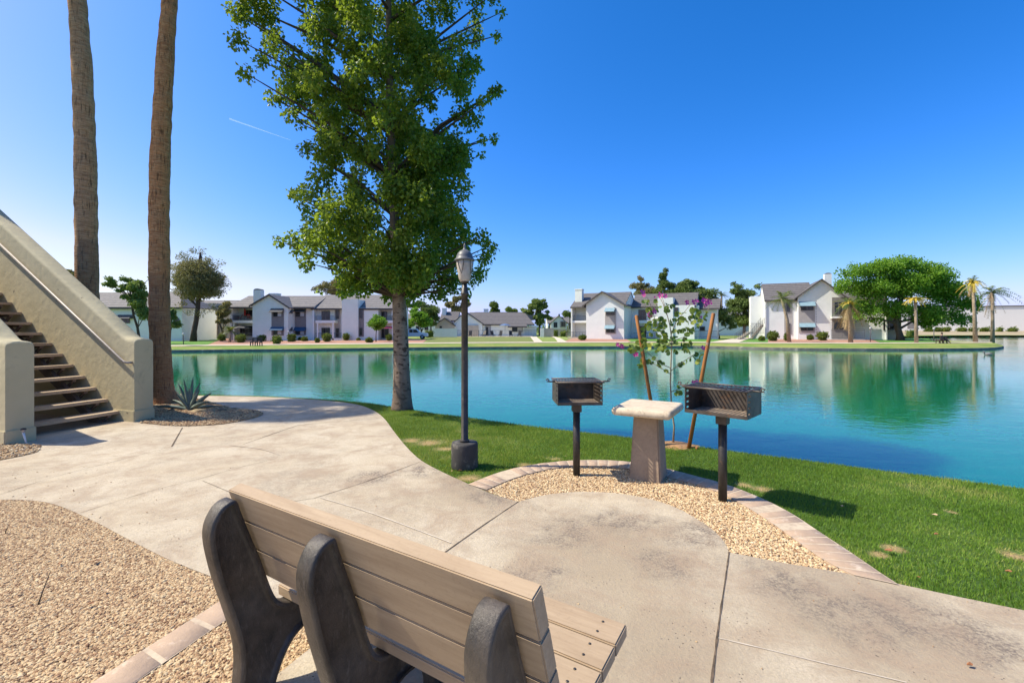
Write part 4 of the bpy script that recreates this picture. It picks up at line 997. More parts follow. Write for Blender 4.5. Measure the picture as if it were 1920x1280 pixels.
# ---------------- buildings across the lake ----------------
class House:
    def __init__(s, name, label, cat, px0, D, a, base=FZ, group=None, rm='roof'):
        s.rm = rm
        s.P = (( px0-960)/F*D, D); s.a = R(a); s.base = base
        s.root = empty(name, (s.P[0], s.P[1], base), s.a, label=label, cat=cat, group=group)
    def pos(s, px, py, w=0):
        k = (px-960)/F; ca, sa = math.cos(s.a), math.sin(s.a); Px = s.P[0]-w*sa; Py = s.P[1]+w*ca
        u = (k*Py-Px)/(ca-k*sa); Y = Py+u*sa; return u, H-(py-HOR)/F*Y-s.base
    def U(s, px, w=0): return s.pos(px, 0, w)[0]
    def Z(s, px, py, w=0): return s.pos(px, py, w)[1]
    def wall(s, p0, p1, pt, w0, w1, mat='stucco', pb=None, name='wall', pc=None):
        u0, u1 = s.U(p0, w0), s.U(p1, w0); pc = pc if pc is not None else (p0+p1)/2
        z1 = s.Z(pc, pt, w0); z0 = -.4 if pb is None else s.Z(pc, pb, w0)
        mb = MB(); mb.box(u0, u1, w0, w1, z0, z1); return mb.build(name, M[mat], s.root)
    def window(s, p0, p1, t, b, w, frame='frame', blind=0, mull=True):
        u0, u1 = s.U(p0, w), s.U(p1, w); c = (p0+p1)/2; z0, z1 = s.Z(c, b, w), s.Z(c, t, w); e = .07
        mb = MB()
        mb.box(u0, u1, w-.08, w+.02, z1-e, z1); mb.box(u0, u1, w-.08, w+.02, z0, z0+e)
        mb.box(u0, u0+e, w-.079, w+.02, z0+e, z1-e); mb.box(u1-e, u1, w-.079, w+.02, z0+e, z1-e)
        if mull: mb.box((u0+u1)/2-e/2, (u0+u1)/2+e/2, w-.06, w+.02, z0+e, z1-e)
        fr = mb.build('window', M[frame], s.root)
        mb = MB(); mb.box(u0+e, u1-e, w-.03, w-.01, z0+e, z1-e); mb.build('pane', M['glass'], fr)
        if blind:
            um = (u0+u1)/2; mb = MB()
            a0, a1 = (um+e/2, u1-e) if blind == 1 else ((u0+e, u1-e))
            mb.box(a0+.02, a1-.02, w-.05, w-.031, z0+e+.03, z1-e-.02); mb.build('blind', M['blind'], fr)
        return fr
    def awning(s, p0, p1, t, b, w, proj, mat):
        u0, u1 = s.U(p0, w), s.U(p1, w); c = (p0+p1)/2; z0, z1 = s.Z(c, b, w), s.Z(c, t, w)
        mb = MB(); mb.slab([(u0, w-.02, z1), (u1, w-.02, z1), (u1, w-proj, z0), (u0, w-proj, z0)], .04)
        for uu in (u0, u1-.03): mb.prism([(w-.02, z1-.03), (w-proj, z0-.02), (w-.02, z0-.04)], 'x', uu, uu+.03)
        return mb.build('awning', M[mat], s.root)
    def slats(s, p0, p1, t, b, w, proj, n, mat='trim'):
        """ladder-like sun louvre standing out from the wall"""
        u0, u1 = s.U(p0, w), s.U(p1, w); c = (p0+p1)/2; z0, z1 = s.Z(c, b, w), s.Z(c, t, w); mb = MB()
        for i in range(n):
            z = z0+(z1-z0)*i/(n-1); mb.box(u0, u1, w-proj, w-proj+.03, z, z+.1)
        mb.build('louvre', M[mat], s.root)
    def gable(s, p0, p1, pe, pa, py, w0, w1, mat='stucco', over=.35, peR=None, roof='roof', name='gable_wall'):
        u0, z0 = s.pos(p0, pe, w0); u1, z1 = s.pos(p1, peR or pe, w0); ua, za = s.pos(pa, py, w0)
        mb = MB(); mb.prism([(u0,-.4),(u1,-.4),(u1,z1),(ua,za),(u0,z0)], 'y', w0, w1); mb.build(name, M[mat], s.root)
        rf = MB(); k0 = (za-z0)/(ua-u0); k1 = (za-z1)/(u1-ua); e = .12
        rf.slab([(u0-over, w0-over, z0-over*k0+e), (ua, w0-over, za+e), (ua, w1, za+e), (u0-over, w1, z0-over*k0+e)], .10)
        rf.slab([(ua+.002, w0-over, za+e), (u1+over, w0-over, z1-over*k1+e), (u1+over, w1, z1-over*k1+e), (ua+.002, w1, za+e)], .10)
        r = rf.build('roof', M[s.rm], s.root)
        tr = MB(); w = w0-over-.03
        tr.prism([(u0-over-.03, z0-over*k0-.12), (ua, za-.08), (ua, za+.16), (u0-over-.03, z0-over*k0+.14)], 'y', w, w+.06)
        tr.prism([(u1+over+.03, z1-over*k1-.12), (u1+over+.03, z1-over*k1+.14), (ua+.002, za+.16), (ua+.002, za-.08)], 'y', w, w+.06)
        tr.build('barge_board', M['trim'], r)
    def roof(s, p0, p1, pe, pr, we, wr, wb, over=.3, hipL=0, hipR=0, wallmat='stucco', ends=True, pr0=None):
        c = (p0+p1)/2; u0, u1 = s.U(p0, we), s.U(p1, we); ze = s.Z(c, pe, we); zr = s.Z(c, pr, wr)
        rf = MB(); q = [(u0, we-over, ze-over*.3), (u1, we-over, ze-over*.3), (u1-hipR, wr, zr), (u0+hipL, wr, zr)]
        rf.slab(q, .12)
        rf.slab([(u0+hipL, wr+.003, zr), (u1-hipR, wr+.003, zr), (u1, wb, ze), (u0, wb, ze)], .12)
        if hipL: rf.slab([(u0, we-over, ze-over*.3), (u0+hipL, wr, zr), (u0, wb, ze)], .12)
        if hipR: rf.slab([(u1, we-over, ze-over*.3), (u1, wb, ze), (u1-hipR, wr, zr)], .12)
        r = rf.build('roof', M[s.rm], s.root)
        f = MB(); f.box(u0, u1, we-over-.04, we-over-.003, ze-over*.3-.26, ze-over*.3+.02); f.build('fascia', M['trim'], r)
        if ends:
            m = MB(); m.prism([(we, -.4), (we, ze-.13), (wr, zr-.13), (wb, ze-.13), (wb, -.4)], 'x', u0+.1+hipL, u0+.3+hipL); m.build('end_wall', M[wallmat], s.root); m = MB()
            m.prism([(we, -.4), (we, ze-.13), (wr, zr-.13), (wb, ze-.13), (wb, -.4)], 'x', u1-.3-hipR, u1-.1-hipR); m.build('end_wall', M[wallmat], s.root)
        return r
    def chimney(s, p0, p1, t, b, w, d, mat='stucco', cap='round'):
        u0, u1 = s.U(p0, w), s.U(p1, w); c = (p0+p1)/2; z0, z1 = s.Z(c, b, w), s.Z(c, t, w)
        mb = MB(); mb.box(u0, u1, w, w+d, z0-.4, z1-.25); ch = mb.build('chimney', M[mat], s.root)
        mb = MB()
        if cap == 'round':
            r = (u1-u0)/2; P = [(u0+r-r*math.cos(a), z1-.25+r*.45*math.sin(a)) for a in [i*math.pi/8 for i in range(9)]]
            mb.prism(P, 'y', w+.02, w+d-.02)
        else: mb.box(u0-.06, u1+.06, w-.06, w+d+.06, z1-.249, z1-.06)
        mb.build('chimney_cap', M['gray' if cap == 'round' else 'stucco_blue'], ch)
    def rail(s, p0, p1, t, b, w, n=14, horiz=False, side=0, solid=None):
        u0, u1 = s.U(p0, w), s.U(p1, w); c = (p0+p1)/2; z0, z1 = s.Z(c, b, w), s.Z(c, t, w); mb = MB(); q = .025
        mb.box(u0, u1, w-q, w+q, z1-.05, z1); mb.box(u0, u1, w-q, w+q, z0, z0+.05)
        if horiz:
            for i in range(1, 5): z = z0+(z1-z0)*i/5; mb.box(u0, u1, w-.015, w+.015, z-.02, z+.02)
            n = 3
        for i in range(n+1):
            u = u0+(u1-u0)*i/n; mb.box(u-.018, u+.018, w-.018, w+.018, z0+.05, z1-.05)
        if side:
            mb.box(u0-.02, u0+.02, w+q, w+side, z1-.05, z1)
            for i in range(1, 6): mb.box(u0-.015, u0+.015, w+side*i/6, w+side*i/6+.03, z0, z1-.05)
        return mb.build('railing', M[solid or 'rail'], s.root)

# --- main two-storey block on the left ---
b = House('apartment_building', 'long white two-storey apartment block with red balcony furniture, left across the lake', 'building', 430, 72, 0)
b.wall(430.5, 738, 577, 1.8, 10.5, 'stucco_blue')
b.wall(430.5, 435, 575, 0, 1.79); b.wall(432, 474, 605.5, -.1, 1.79, 'stucco', 600.5, 'balcony_slab')
b.wall(437, 439, 601, -.05, .12, 'stucco_blue', None, 'pillar')
b.window(459, 474, 581, 594, 1.8); b.window(450, 474, 611, 630, 1.8, blind=0)
b.rail(438, 474, 591, 600, 0, 22, side=1.5); b.rail(445, 474, 624, 636, 0, 14)
b.gable(473.5, 540, 572, 506, 553, -1.6, 6.0, 'stucco_blue', peR=575)
b.wall(541, 547.5, 577, -.4, 1.79, 'stucco_blue')
b.wall(547.5, 592, 577, .6, 1.79, 'stucco_blue')
b.wall(509, 532, 578, -1.66, -1.59, 'gray', 629, 'panel'); b.wall(551, 573.5, 579, .53, .61, 'gray', 628, 'panel'); b.wall(536.5, 541.5, 580, -.62, -.41, 'gray', 630, 'panel')
b.window(512, 529, 581, 594, -1.67, blind=1); b.window(512, 529, 617, 628, -1.67, blind=1)
b.window(554, 571.5, 584, 594, .52, blind=1); b.window(554, 571.5, 618, 628, .52, blind=1)
b.awning(508.5, 532.5, 578, 585, -1.66, .7, 'awning_gray'); b.awning(508.5, 532.5, 612.5, 619, -1.66, .7, 'awning_blue')
b.awning(551, 574, 579.5, 584, .53, .8, 'awning_gray'); b.awning(551, 574, 613, 620, .53, .7, 'awning_blue')
b.awning(540.5, 549, 580, 587, -.45, .9, 'awning_gray'); b.awning(540.5, 549, 613, 620, -.45, .9, 'awning_gray')
b.roof(430, 590, 574.5, 554.5, -.1, 5.2, 10.6)
b.roof(584, 738, 577, 552.5, .2, 5.6, 10.8)
b.chimney(475, 489, 541, 566, 1.5, 1.0, 'stucco_blue'); b.chimney(505, 520, 549, 560, 5.0, 1.2, 'stucco_blue', 'flat')
b.wall(592, 641, 577, 1.0, 1.79, 'stucco'); b.wall(591.5, 627, 605.5, -.5, .99, 'stucco', 600.5, 'balcony_slab')
b.wall(594, 596.5, 601, -.45, -.25, 'stucco', None, 'pillar'); b.wall(623, 625.5, 601, -.45, -.25, 'stucco', None, 'pillar')
b.rail(592, 626.5, 592, 600.5, -.4, 18); b.rail(591, 641, 624, 635, -.4, 22)
b.wall(627.5, 638, 579, .92, 1.01, 'ltgray', None, 'panel')
b.window(603, 619, 583, 601, 1.0); b.window(603, 619, 614, 634, 1.0); b.window(629.5, 636, 581.5, 598, .91, mull=False); b.window(629.5, 636, 615, 632, .91, mull=False)
b.wall(592, 641, 634, -.45, .99, 'stucco_blue', None, 'patio_step')
b.wall(641, 671, 561, -.6, 4.5, 'stucco_blue')
b.wall(671, 709, 577, .0, 1.79, 'stucco_blue'); b.wall(671.5, 682, 580, -.07, .01, 'gray', 631, 'panel')
b.window(673.5, 680, 581.5, 597, -.08, mull=False); b.window(673.5, 680, 614, 629, -.08, mull=False)
b.wall(709, 738, 605.5, -.1, 1.79, 'stucco', 600.5, 'balcony_slab'); b.window(711, 726, 584, 601, 1.8); b.window(714, 729, 616, 634, 1.8)
b.rail(726, 738, 592, 600.5, 0, 10); b.awning(716, 735, 612, 615, .2, .5, 'pink')
# balcony furniture
def chair(px, py, Y, z0, rz, label, mat='red', group=None):
    x = (px-960)/F*Y; root = empty('patio_chair', (x, Y, z0), rz, label=label, cat='chair', group=group)
    m = MB(); m.slab([(-.28,-.25,.45),(.28,-.25,.45),(.26,.25,.40),(-.26,.25,.40)], .06); m.build('seat', M[mat], root)
    m = MB(); m.slab([(-.28,.24,.42),(.28,.24,.42),(.26,.42,1.0),(-.26,.42,1.0)], .06); m.build('backrest', M[mat], root)
    m = MB()
    for sx in (-.26,.26): m.tube([(sx,-.24,0),(sx,-.24,.62),(sx,.3,.60)], .02, 5); m.tube([(sx,.24,0),(sx,.24,.45)], .02, 5)
    m.build('frame', M['rail'], root); return root
bz = b.base+b.Z(455, 600.5)
chair(449, 0, 72.8, bz, R(-50), 'red patio chair left of the closed umbrella on the upper balcony'); chair(468, 0, 72.9, bz, R(60), 'red lounge chair right of the closed umbrella on the upper balcony')
def umbrella(px, Y, z0, h, rad, mat, label, closed=False, hub=0):
    x = (px-960)/F*Y; root = empty('patio_umbrella', (x, Y, z0), label=label, cat='umbrella')
    m = MB(); m.tube([(0,0,0),(0,0,h)], .025, 6); m.build('pole', M['rail'], root)
    m = MB()
    if closed: m.lathe([(.04,h-1.3),(.16,h-1.15),(.13,h-.6),(.05,h),(.01,h+.05)], 10, smooth=False)
    else: m.lathe([(rad,h-.45),(rad*.98,h-.40),(rad*.5,h-.12),(.02,h+.03)], 8, smooth=False)
    m.build('canopy', M[mat], root)
umbrella(459, 73.0, bz, 2.0, .3, 'red', 'closed red umbrella on the upper left balcony', True)
umbrella(455, 72.4, FZ, 2.35, 1.35, 'awning_gray', 'open dark umbrella on the ground patio below the red chairs')

# --- building left behind the palms ---
b0 = House('apartment_building', 'white apartment house seen between the two palm trunks', 'building', 185, 68, 0)
b0.wall(100, 341, 575, 0, 8, 'stucco_blue')
b0.roof(98, 343, 575, 548, -.2, 4, 8.2, hipR=3.4, ends=False)
b0.window(228, 244, 594, 606, 0); b0.window(205, 218, 590, 606, 0); b0.window(326, 336, 596, 606, 0, mull=False)
b0.awning(222, 250, 590, 597, 0, .8, 'awning_gray')
bb = House('apartment_building', 'beige apartment house behind the tall pine', 'building', 341, 84, 0)
bb.wall(343, 440, 577, 1.6, 9, 'beige'); bb.wall(343, 346, 577, 0, 1.59, 'beige'); bb.wall(380, 404, 568, -.2, 1.59, 'beige'); bb.wall(404, 440, 577, .6, 1.59, 'beige')
bb.wall(346, 380, 608, -.1, 1.59, 'beige', 603, 'balcony_slab'); bb.rail(346, 380, 597, 603, 0, 16); bb.window(364, 374, 587, 603, 1.6); bb.window(362, 375, 615, 632, 1.6)
bb.wall(403, 411, 586, .5, .61, 'gray', None, 'panel'); bb.window(404.5, 409.5, 612, 626, .49, mull=False); bb.window(404.5, 409.5, 590, 601, .49, mull=False)
bb.roof(341, 444, 577, 563, -.1, 4.5, 9.2)

# --- clubhouse ---
c = House('clubhouse', 'low white clubhouse with long grey tiled roof in the middle distance', 'building', 873, 110, 0, rm='roof_dark')
c.wall(852, 983, 608, 0, 14, 'stucco_blue')
c.gable(849, 904, 606, 873, 585, -1.5, 9, 'stucco_blue')
c.roof(875, 1002, 607, 585.5, -.2, 7.5, 14.5, hipR=2.2, ends=False)
c.wall(870, 897, 609.5, -1.9, -1.49, 'beige', 629, 'porch_beam'); c.window(871, 896, 613, 629, -1.5, mull=True)
c.roof(952, 988, 611, 604, -1.6, .8, 2.0, ends=False)
c.wall(910, 920.5, 608.5, -.06, .01, 'ltgray', None, 'porch'); c.window(911, 915.5, 613, 628, -.07, mull=False)
c.window(960, 980, 613, 622, -.02, blind=1); c.wall(983, 1006, 612, 1, 9, 'stucco')
c.gable(816, 851, 609, 834, 596.5, -2.5, 3, 'beige'); c.window(824, 829, 611, 616, -2.5, mull=False)
c.chimney(829, 836, 577, 592, 4, 1.6, 'stucco', 'flat'); c.roof(824, 858, 600, 584, 1.5, 6, 11)
c.chimney(907, 915, 578.5, 586, 9, 2, 'stucco_blue', 'flat')
c.wall(890, 1001, 585, 15, 20, 'gray', 600, 'rear_roof_block')
def wall_thing(name, label, p0, p1, t, D, mat, cat='wall'):
    x0, x1 = (p0-960)/F*D, (p1-960)/F*D; z = H-(t-HOR)/F*D-FZ
    m = MB(); m.box(0, x1-x0, 0, .25, -.4, z-.08); r = m.build(name, M[mat], None, (x0, D, FZ), label=label, cat=cat)
    m = MB(); m.box(-.05, x1-x0+.05, -.05, .30, z-.079, z); m.build('coping', M[mat], r); return r
wall_thing('garden_wall', 'low white wall left of the clubhouse lawn', 812.5, 857, 615.5, 98, 'stucco_blue')
wall_thing('garden_wall', 'grey-white block wall right of the pool gate', 1020, 1038, 615, 100, 'ltgray')
wall_thing('garden_wall', 'tan wall in front of the small far houses', 1038, 1075, 616.5, 112, 'beige')
wall_thing('garden_wall', 'narrow white wall end beside the pool gate', 1013, 1020, 615, 99, 'stucco')
def fence(name, label, p0, p1, t, D, step=2.4, bars=.35):
    x0, x1 = (p0-960)/F*D, (p1-960)/F*D; z = H-(t-HOR)/F*D-FZ; root = empty(name, (x0, D, FZ), label=label, cat='fence'); L = x1-x0
    m = MB(); m.box(0, L, -.02, .02, z-.05, z); m.box(0, L, -.02, .02, .12, .16)
    x = .1
    while x < L: m.box(x-.012, x+.012, -.012, .012, .16, z-.05); x += bars
    m.build('picket_panel', M['rail'], root); x = 0
    while x <= L: m = MB(); m.box(x-.04, x+.04, -.045, .045, -.1, z+.04); m.build('post', M['rail'], root); x += step*2
fence('pool_fence', 'black picket fence in front of the clubhouse pool', 857, 1013, 619, 101)
def lounger(px, Y, label, mat='black'):
    x = (px-960)/F*Y; root = empty('pool_chair', (x, Y, FZ+.05), random.uniform(-.6,.6), label=label, cat='chair', group='dark chairs at the pool')
    m = MB(); m.box(-.35,.35,-.6,.4,.3,.42); m.build('seat', M[mat], root); m = MB(); m.slab([(-.35,.38,.4),(.35,.38,.4),(.35,.8,1.3),(-.35,.8,1.3)], .08); m.build('backrest', M[mat], root)
    m = MB()
    for a in (-.3,.3):
        for q in (-.5,.35): m.box(a-.03,a+.03,q-.03,q+.03,0,.3)
    m.build('frame', M[mat], root)
for px, lab in ((882,'dark pool chair under the clubhouse porch'),(906,'dark pool chair left of the clubhouse door'),(924,'dark pool chair right of the clubhouse door'),(938,'dark pool chair left of the blue umbrella'),(958,'dark pool chair right of the blue umbrella'),(974,'dark pool chair under the clubhouse window')): lounger(px, 103, lab)
umbrella(947, 103.5, FZ, 2.95, 1.35, 'blue_fabric', 'open blue patio umbrella by the clubhouse pool')
# small far houses
h = House('apartment_building', 'small far white gabled house beyond the tan wall', 'building', 1048, 150, 0)
h.gable(1033, 1063, 605, 1048, 592, 0, 8, 'stucco'); h.wall(1050, 1061, 602, -.4, -.01, 'ltgray', 614, 'balcony'); h.window(1052, 1060, 603, 612, -.41); h.window(1038, 1045, 604, 614, 0); h.roof(1026, 1072, 605, 594, 1.5, 5, 9)
h.chimney(1047, 1050, 588, 594, 4, 1, 'gray', 'flat')

# --- middle white building, turned to the sun ---
d = House('apartment_building', 'white two-storey apartment house with gable and hanging awnings, behind the sapling', 'building', 1099, 82, -27, rm='roof_dark')
d.gable(1099, 1170, 570.5, 1130, 547.5, 0, 9, 'stucco', over=.55)
d.wall(1070.5, 1072.5, 575, .9, 1.1, 'ltgray', None, 'pillar'); d.wall(1078, 1099, 573, 2.6, 9, 'stucco')
d.wall(1071, 1098.5, 605, .8, 2.59, 'stucco', 601, 'balcony_slab'); d.rail(1071, 1098.5, 591.5, 601, .85, 16); d.rail(1064, 1098, 622, 634, .3, 12); d.wall(1064, 1098, 632, .2, 2.59, 'beige', None, 'patio_step')
d.roof(1070, 1172, 573.5, 549, .6, 5.6, 10.5)
d.chimney(1078, 1091, 541, 562, 2.2, 1.1, 'stucco_blue', 'flat')
d.wall(1134.5, 1155, 577, -.06, .01, 'ltgray', 625.5, 'panel')
d.window(1136, 1153, 583, 591, -.07); d.window(1136, 1153, 615, 623.5, -.07)
d.awning(1135, 1153.5, 577, 584, -.07, .95, 'awning_pale'); d.awning(1135, 1153.5, 609.5, 616, -.07, .95, 'awning_pale')
d.slats(1153.5, 1155.5, 578, 624, -.05, .9, 12)
d2 = d
d2.wall(1172, 1310, 574, 6.0, 13, 'stucco'); d2.roof(1183, 1306, 573, 550, 5.8, 10, 14)
d2.wall(1233, 1262, 558, 5.0, 9.5, 'stucco'); d2.wall(1262.5, 1302, 572, 5.2, 5.99, 'stucco')
d2.window(1197, 1212, 580.5, 600, 6.0); d2.window(1199, 1212, 611, 632, 6.0); d2.window(1264, 1272, 576, 593, 5.2, 'frame', mull=False)
d2.wall(1190, 1230, 606, 4.6, 5.99, 'stucco', 600.5, 'balcony_slab'); d2.rail(1190, 1230, 592, 600.5, 4.7, 16); d2.rail(1187, 1230, 624, 634, 4.2, 14)
d2.rail(1303, 1345, 620, 632, 4.5, 18); d2.wall(1302, 1345, 575, 8, 14, 'stucco'); d2.window(1306, 1322, 612, 620, 7.9); d2.roof(1302, 1350, 577, 560, 7.5, 11, 15, ends=False)
# --- right white building ---
e = House('apartment_building', 'white apartment house with blue awnings on the right, left of the big green tree', 'building', 1497, 78, -24, rm='roof_dark')
e.wall(1408, 1436, 555, 3.0, 9, 'stucco'); e.wall(1434.5, 1497, 562, .4, 10, 'stucco'); e.roof(1433, 1528, 561, 530.5, .2, 5.4, 10.4)
e.gable(1496, 1583, 556, 1540, 524.5, -.6, 9, 'stucco', over=.5, name='gable_wall')
e.chimney(1546, 1559.5, 511, 532, 3.0, 1.1, 'stucco', 'round')
e.wall(1470.5, 1486, 564, .33, .41, 'ltgray', 627, 'panel'); e.window(1474, 1482, 567, 585, .32, mull=False); e.window(1474, 1482, 606, 624, .32, mull=False)
e.wall(1498, 1528, 565, -.68, -.59, 'ltgray', 624, 'panel'); e.window(1501, 1525.5, 573, 582, -.69, blind=0); e.window(1501, 1525.5, 612, 620, -.69, blind=0)
e.awning(1498.5, 1528, 565.5, 573.5, -.69, .8, 'awning_pale'); e.awning(1498.5, 1528, 605.5, 613, -.69, .8, 'awning_pale'); e.slats(1527.5, 1529.5, 566, 623, -.65, .9, 13)
e.wall(1560, 1602, 557, -.64, -.59, 'gray', 635, 'balcony_recess'); e.wall(1560, 1604, 596.5, -1.9, -.65, 'stucco', 593, 'balcony_slab'); e.rail(1560, 1604, 577, 593, -1.85, 14, True); e.rail(1559, 1621, 617, 634, -2.1, 18, True)
e.wall(1558, 1622, 636, -2.2, -.65, 'ltgray', None, 'patio_step'); e.window(1563, 1583, 604, 618, -.7); e.window(1564, 1580, 566, 590, -.7)
e.wall(1583, 1662, 560, 1.0, 10, 'stucco'); e.roof(1575, 1665, 560, 535, .8, 5.5, 10.4); e.window(1656, 1678, 600, 619, .95); e.wall(1662, 1690, 575, 2.0, 9, 'beige')
e.rail(1408, 1434, 606, 625, 1.6, 10)
def outer_stair(px0, px1, py0, py1, Y, label):
    p = at(px0, py0, Y); q = at(px1, py1, Y); root = empty('outdoor_stair', (p.x, Y, FZ), label=label, cat='staircase'); L = q.x-p.x; Z1 = q.z-FZ; n = 12
    for i in range(n):
        m = MB(); m.box(L*i/n, L*(i+1)/n, 0, 1.1, Z1*(i+1)/n-.06, Z1*(i+1)/n); m.build('tread', M['ltgray'], root)
    m = MB()
    for y in (-.03, 1.13):
        for o in (.35,.65,.95): m.tube([(0,y,o),(L,y,Z1+o)], .025, 5)
        for i in range(7): m.tube([(L*i/6,y,Z1*i/6-.05),(L*i/6,y,Z1*i/6+.97)], .025, 5)
    m.build('handrail', M['rail'], root)
    m = MB(); m.prism([(0,-.1),(L,Z1-.2),(L,Z1-.45),(.5,-.1)], 'y', .2, .9); m.build('stringer', M['beige'], root)
outer_stair(1410, 1433, 635, 606, 79.5, 'grey railed stair climbing to the right apartment house')
outer_stair(1384, 1408, 637, 621, 76, 'low railed steps left of the right apartment house')
# hidden row of houses between the trees
for (p0, p1, t, r_, D, lab) in ((740,815,606,588,128,'pale house glimpsed behind the bright green trees'),(1312,1412,598,580,120,'pale house glimpsed between the trees at centre right')):
    hh = House('house', lab, 'building', (p0+p1)/2, D, 0); hh.wall(p0, p1, t, 0, 8, 'stucco'); hh.roof(p0-1, p1+1, t, r_, -.2, 4, 8.4)
    for q in range(int(p0)+8, int(p1)-8, 16): hh.window(q, q+7, t+5, t+13, 0)
# warehouse far right
x0 = at(1655, 0, 205).x
wh = empty('warehouse', (x0, 205, .3), R(-20), label='long plain white warehouse beyond the far right bank', cat='building')
m = MB(); m.box(0, 230, 0, 60, -.5, 10.3); m.build('wall', M['warehouse'], wh)
m = MB(); m.box(-.3, 230.3, -.3, 60.3, 10.31, 10.75); m.build('roof_edge', M['frame'], wh)
for xx in (9, 14): m = MB(); m.box(xx, xx+3.2, -.05, .02, 1, 6.5); m.build('door', M['gray'], wh)
m = MB(); m.box(104, 104.6, -.3, 0, 5.3, 5.9); m.build('wall_light', M['gray'], wh)

# ---------------- vehicles ----------------
def pickup():
    x, y = fz(774, 632); Y = 82; x = (774-960)/F*Y
    root = empty('pickup_truck', (x, Y, FZ), R(4), label='white pickup parked behind the tree trunk', cat='pickup')
    s = [(-2.7,.45),(-2.7,.95),(-2.65,1.05),(-.7,1.1),(-.65,1.75),(-.5,1.82),(.75,1.82),(1.35,1.15),(2.5,1.05),(2.7,.9),(2.7,.45)]
    m = MB(); m.prism(s, 'y', -.9, .9); m.build('body', M['carpaint'], root, bevel=.06)
    m = MB(); m.prism([(-.5,1.16),(-.48,1.7),(.1,1.7),(.1,1.16)], 'y', -.93, .93); m.prism([(.18,1.16),(.18,1.7),(.75,1.7),(1.15,1.16)], 'y', -.93, .93); m.build('window', M['glass'], root)
    for wx in (-1.75, 1.75):
        for wy in (-.78, .78):
            m = MB(); m.tube([(wx, wy-.13, .38), (wx, wy+.13, .38)], .38, 20); ww = m.build('wheel', M['rubber'], root)
            m = MB(); m.tube([(wx, wy-.14, .38), (wx, wy+.14, .38)], .2, 14); m.build('rim', M['blind'], ww)
pickup()

# ---------------- trees, palms, shrubs ----------------
def ground_D(py, z=FZ): return F*(H-z)/(py-HOR)
def tree(name, label, D, trunk, blobs, mat, n, size, bark='bark', cat='tree', group=None, droop=.2, width=.6, tw=.35, limb=True, flat=1.0):
    """trunk: pixel polyline from the foot up; blobs: (px, py, rx, ry) crown clumps in photograph pixels at distance D"""
    bx = at(trunk[0][0], 0, D).x; root = empty(name, (bx, D, FZ), label=label, cat=cat, group=group); k = D/F
    rs = random.Random(int(trunk[0][0]*7+D)); mb = MB()
    T = [Vector((at(px, py, D).x-bx, 0, at(px, py, D).z-FZ)) for px, py in trunk]; T[0].z = -.1
    mb.tube(T, [tw/2*(1.35 if i == 0 else 1-.5*i/len(T)) for i in range(len(T))], 9)
    C = []; Rr = []; tc = []
    for bl in blobs:
        px, py, rx, ry = bl[:4]; m = max(3, int(rx*ry/22)) if rx > 7 else 1
        for _ in range(m):
            if m == 1: ox = oy = od = 0; f = 1
            else:
                while True:
                    ox, oy, od = rs.uniform(-1,1), rs.uniform(-1,1), rs.uniform(-1,1)
                    if .15 < ox*ox+oy*oy+od*od < 1: break
                f = .42
            q = at(px+ox*rx*.8, py+oy*ry*.8, D); C.append((q.x-bx, od*rx*k*.8, q.z-FZ)); r = max(rx, ry)*f*k*rs.uniform(.8, 1.25)
            Rr.append((r*1.1, r*1.1, r*.75*flat)); tc.append(rs.random())
    if limb:
        for i in range(0, len(C), max(1, len(C)//14)):
            c_ = Vector(C[i]); b_ = min(T[1:], key=lambda q: (q-c_).length+abs(q.z-(c_.z-1.5))*.6)
            mb.tube([b_, b_.lerp(c_, .5)+Vector((0,0,.2)), c_], [tw*.22, tw*.14, .02], 5, cap=False)
    mb.build('trunk', M[bark], root)
    leaves('crown', C, Rr, int(n*1.6), size, M[mat], root, droop=droop, width=width, tint_c=tc, light=.6)
    return root
tree('pine_tree', 'tall grey-green pine with bare leaning trunk between palm and apartment block', 66, [(362,634),(364,620),(368,600),(371,575),(373,545),(374,515),(376,480)],
     [(372,520,34,44),(352,535,24,26),(394,530,24,30),(372,470,13,9),(350,482,16,9),(398,492,18,9),(335,500,14,9),(372,500,22,12),(408,515,14,9),(345,525,22,12),(390,530,22,12),(335,548,16,10),(372,552,20,10),(405,550,16,9),(340,572,14,7),(400,575,16,7),(380,585,14,6),(352,585,10,5)], 'olive_leaf', 17000, .30, 'pinebark', tw=.75, width=.35)
tree('tree', 'leaning olive-green tree beside the left end of the apartment block', 70, [(421,632),(417,620),(412,608),(411,595)], [(418,585,13,12),(410,600,9,7),(428,572,9,9),(424,600,8,7)], 'olive_leaf', 2600, .3, tw=.35)
tree('weeping_tree', 'drooping bright green tree between the two palm trunks', 55, [(262,640),(258,615),(250,590),(245,560)], [(208,527,14,9),(235,525,12,7),(250,535,18,10),(262,560,14,20),(240,555,10,12),(270,590,10,18),(225,545,8,8),(285,520,8,6)], 'willow_leaf', 5200, .27, droop=.9, tw=.3)
tree('tree', 'small dark green branch of foliage just right of the near palm trunk', 50, [(318,645),(320,620),(322,600)], [(325,598,9,7),(330,608,6,5),(320,585,6,6)], 'dark_leaf', 900, .25, tw=.15)
tree('tree', 'olive treetop peeking over the stair wall', 60, [(135,640),(135,560),(134,530)], [(125,506,9,6),(140,512,10,7),(132,520,14,8),(120,530,12,9)], 'olive_leaf', 1600, .26, tw=.3)
tree('small_tree', 'small round lime-green tree on a thin trunk in front of the apartment block', 64.5, [(705,641),(705,628),(706,616)], [(705,604,18,13),(705,597,12,8),(712,606,13,10)], 'bright_leaf', 3400, .22, tw=.14)
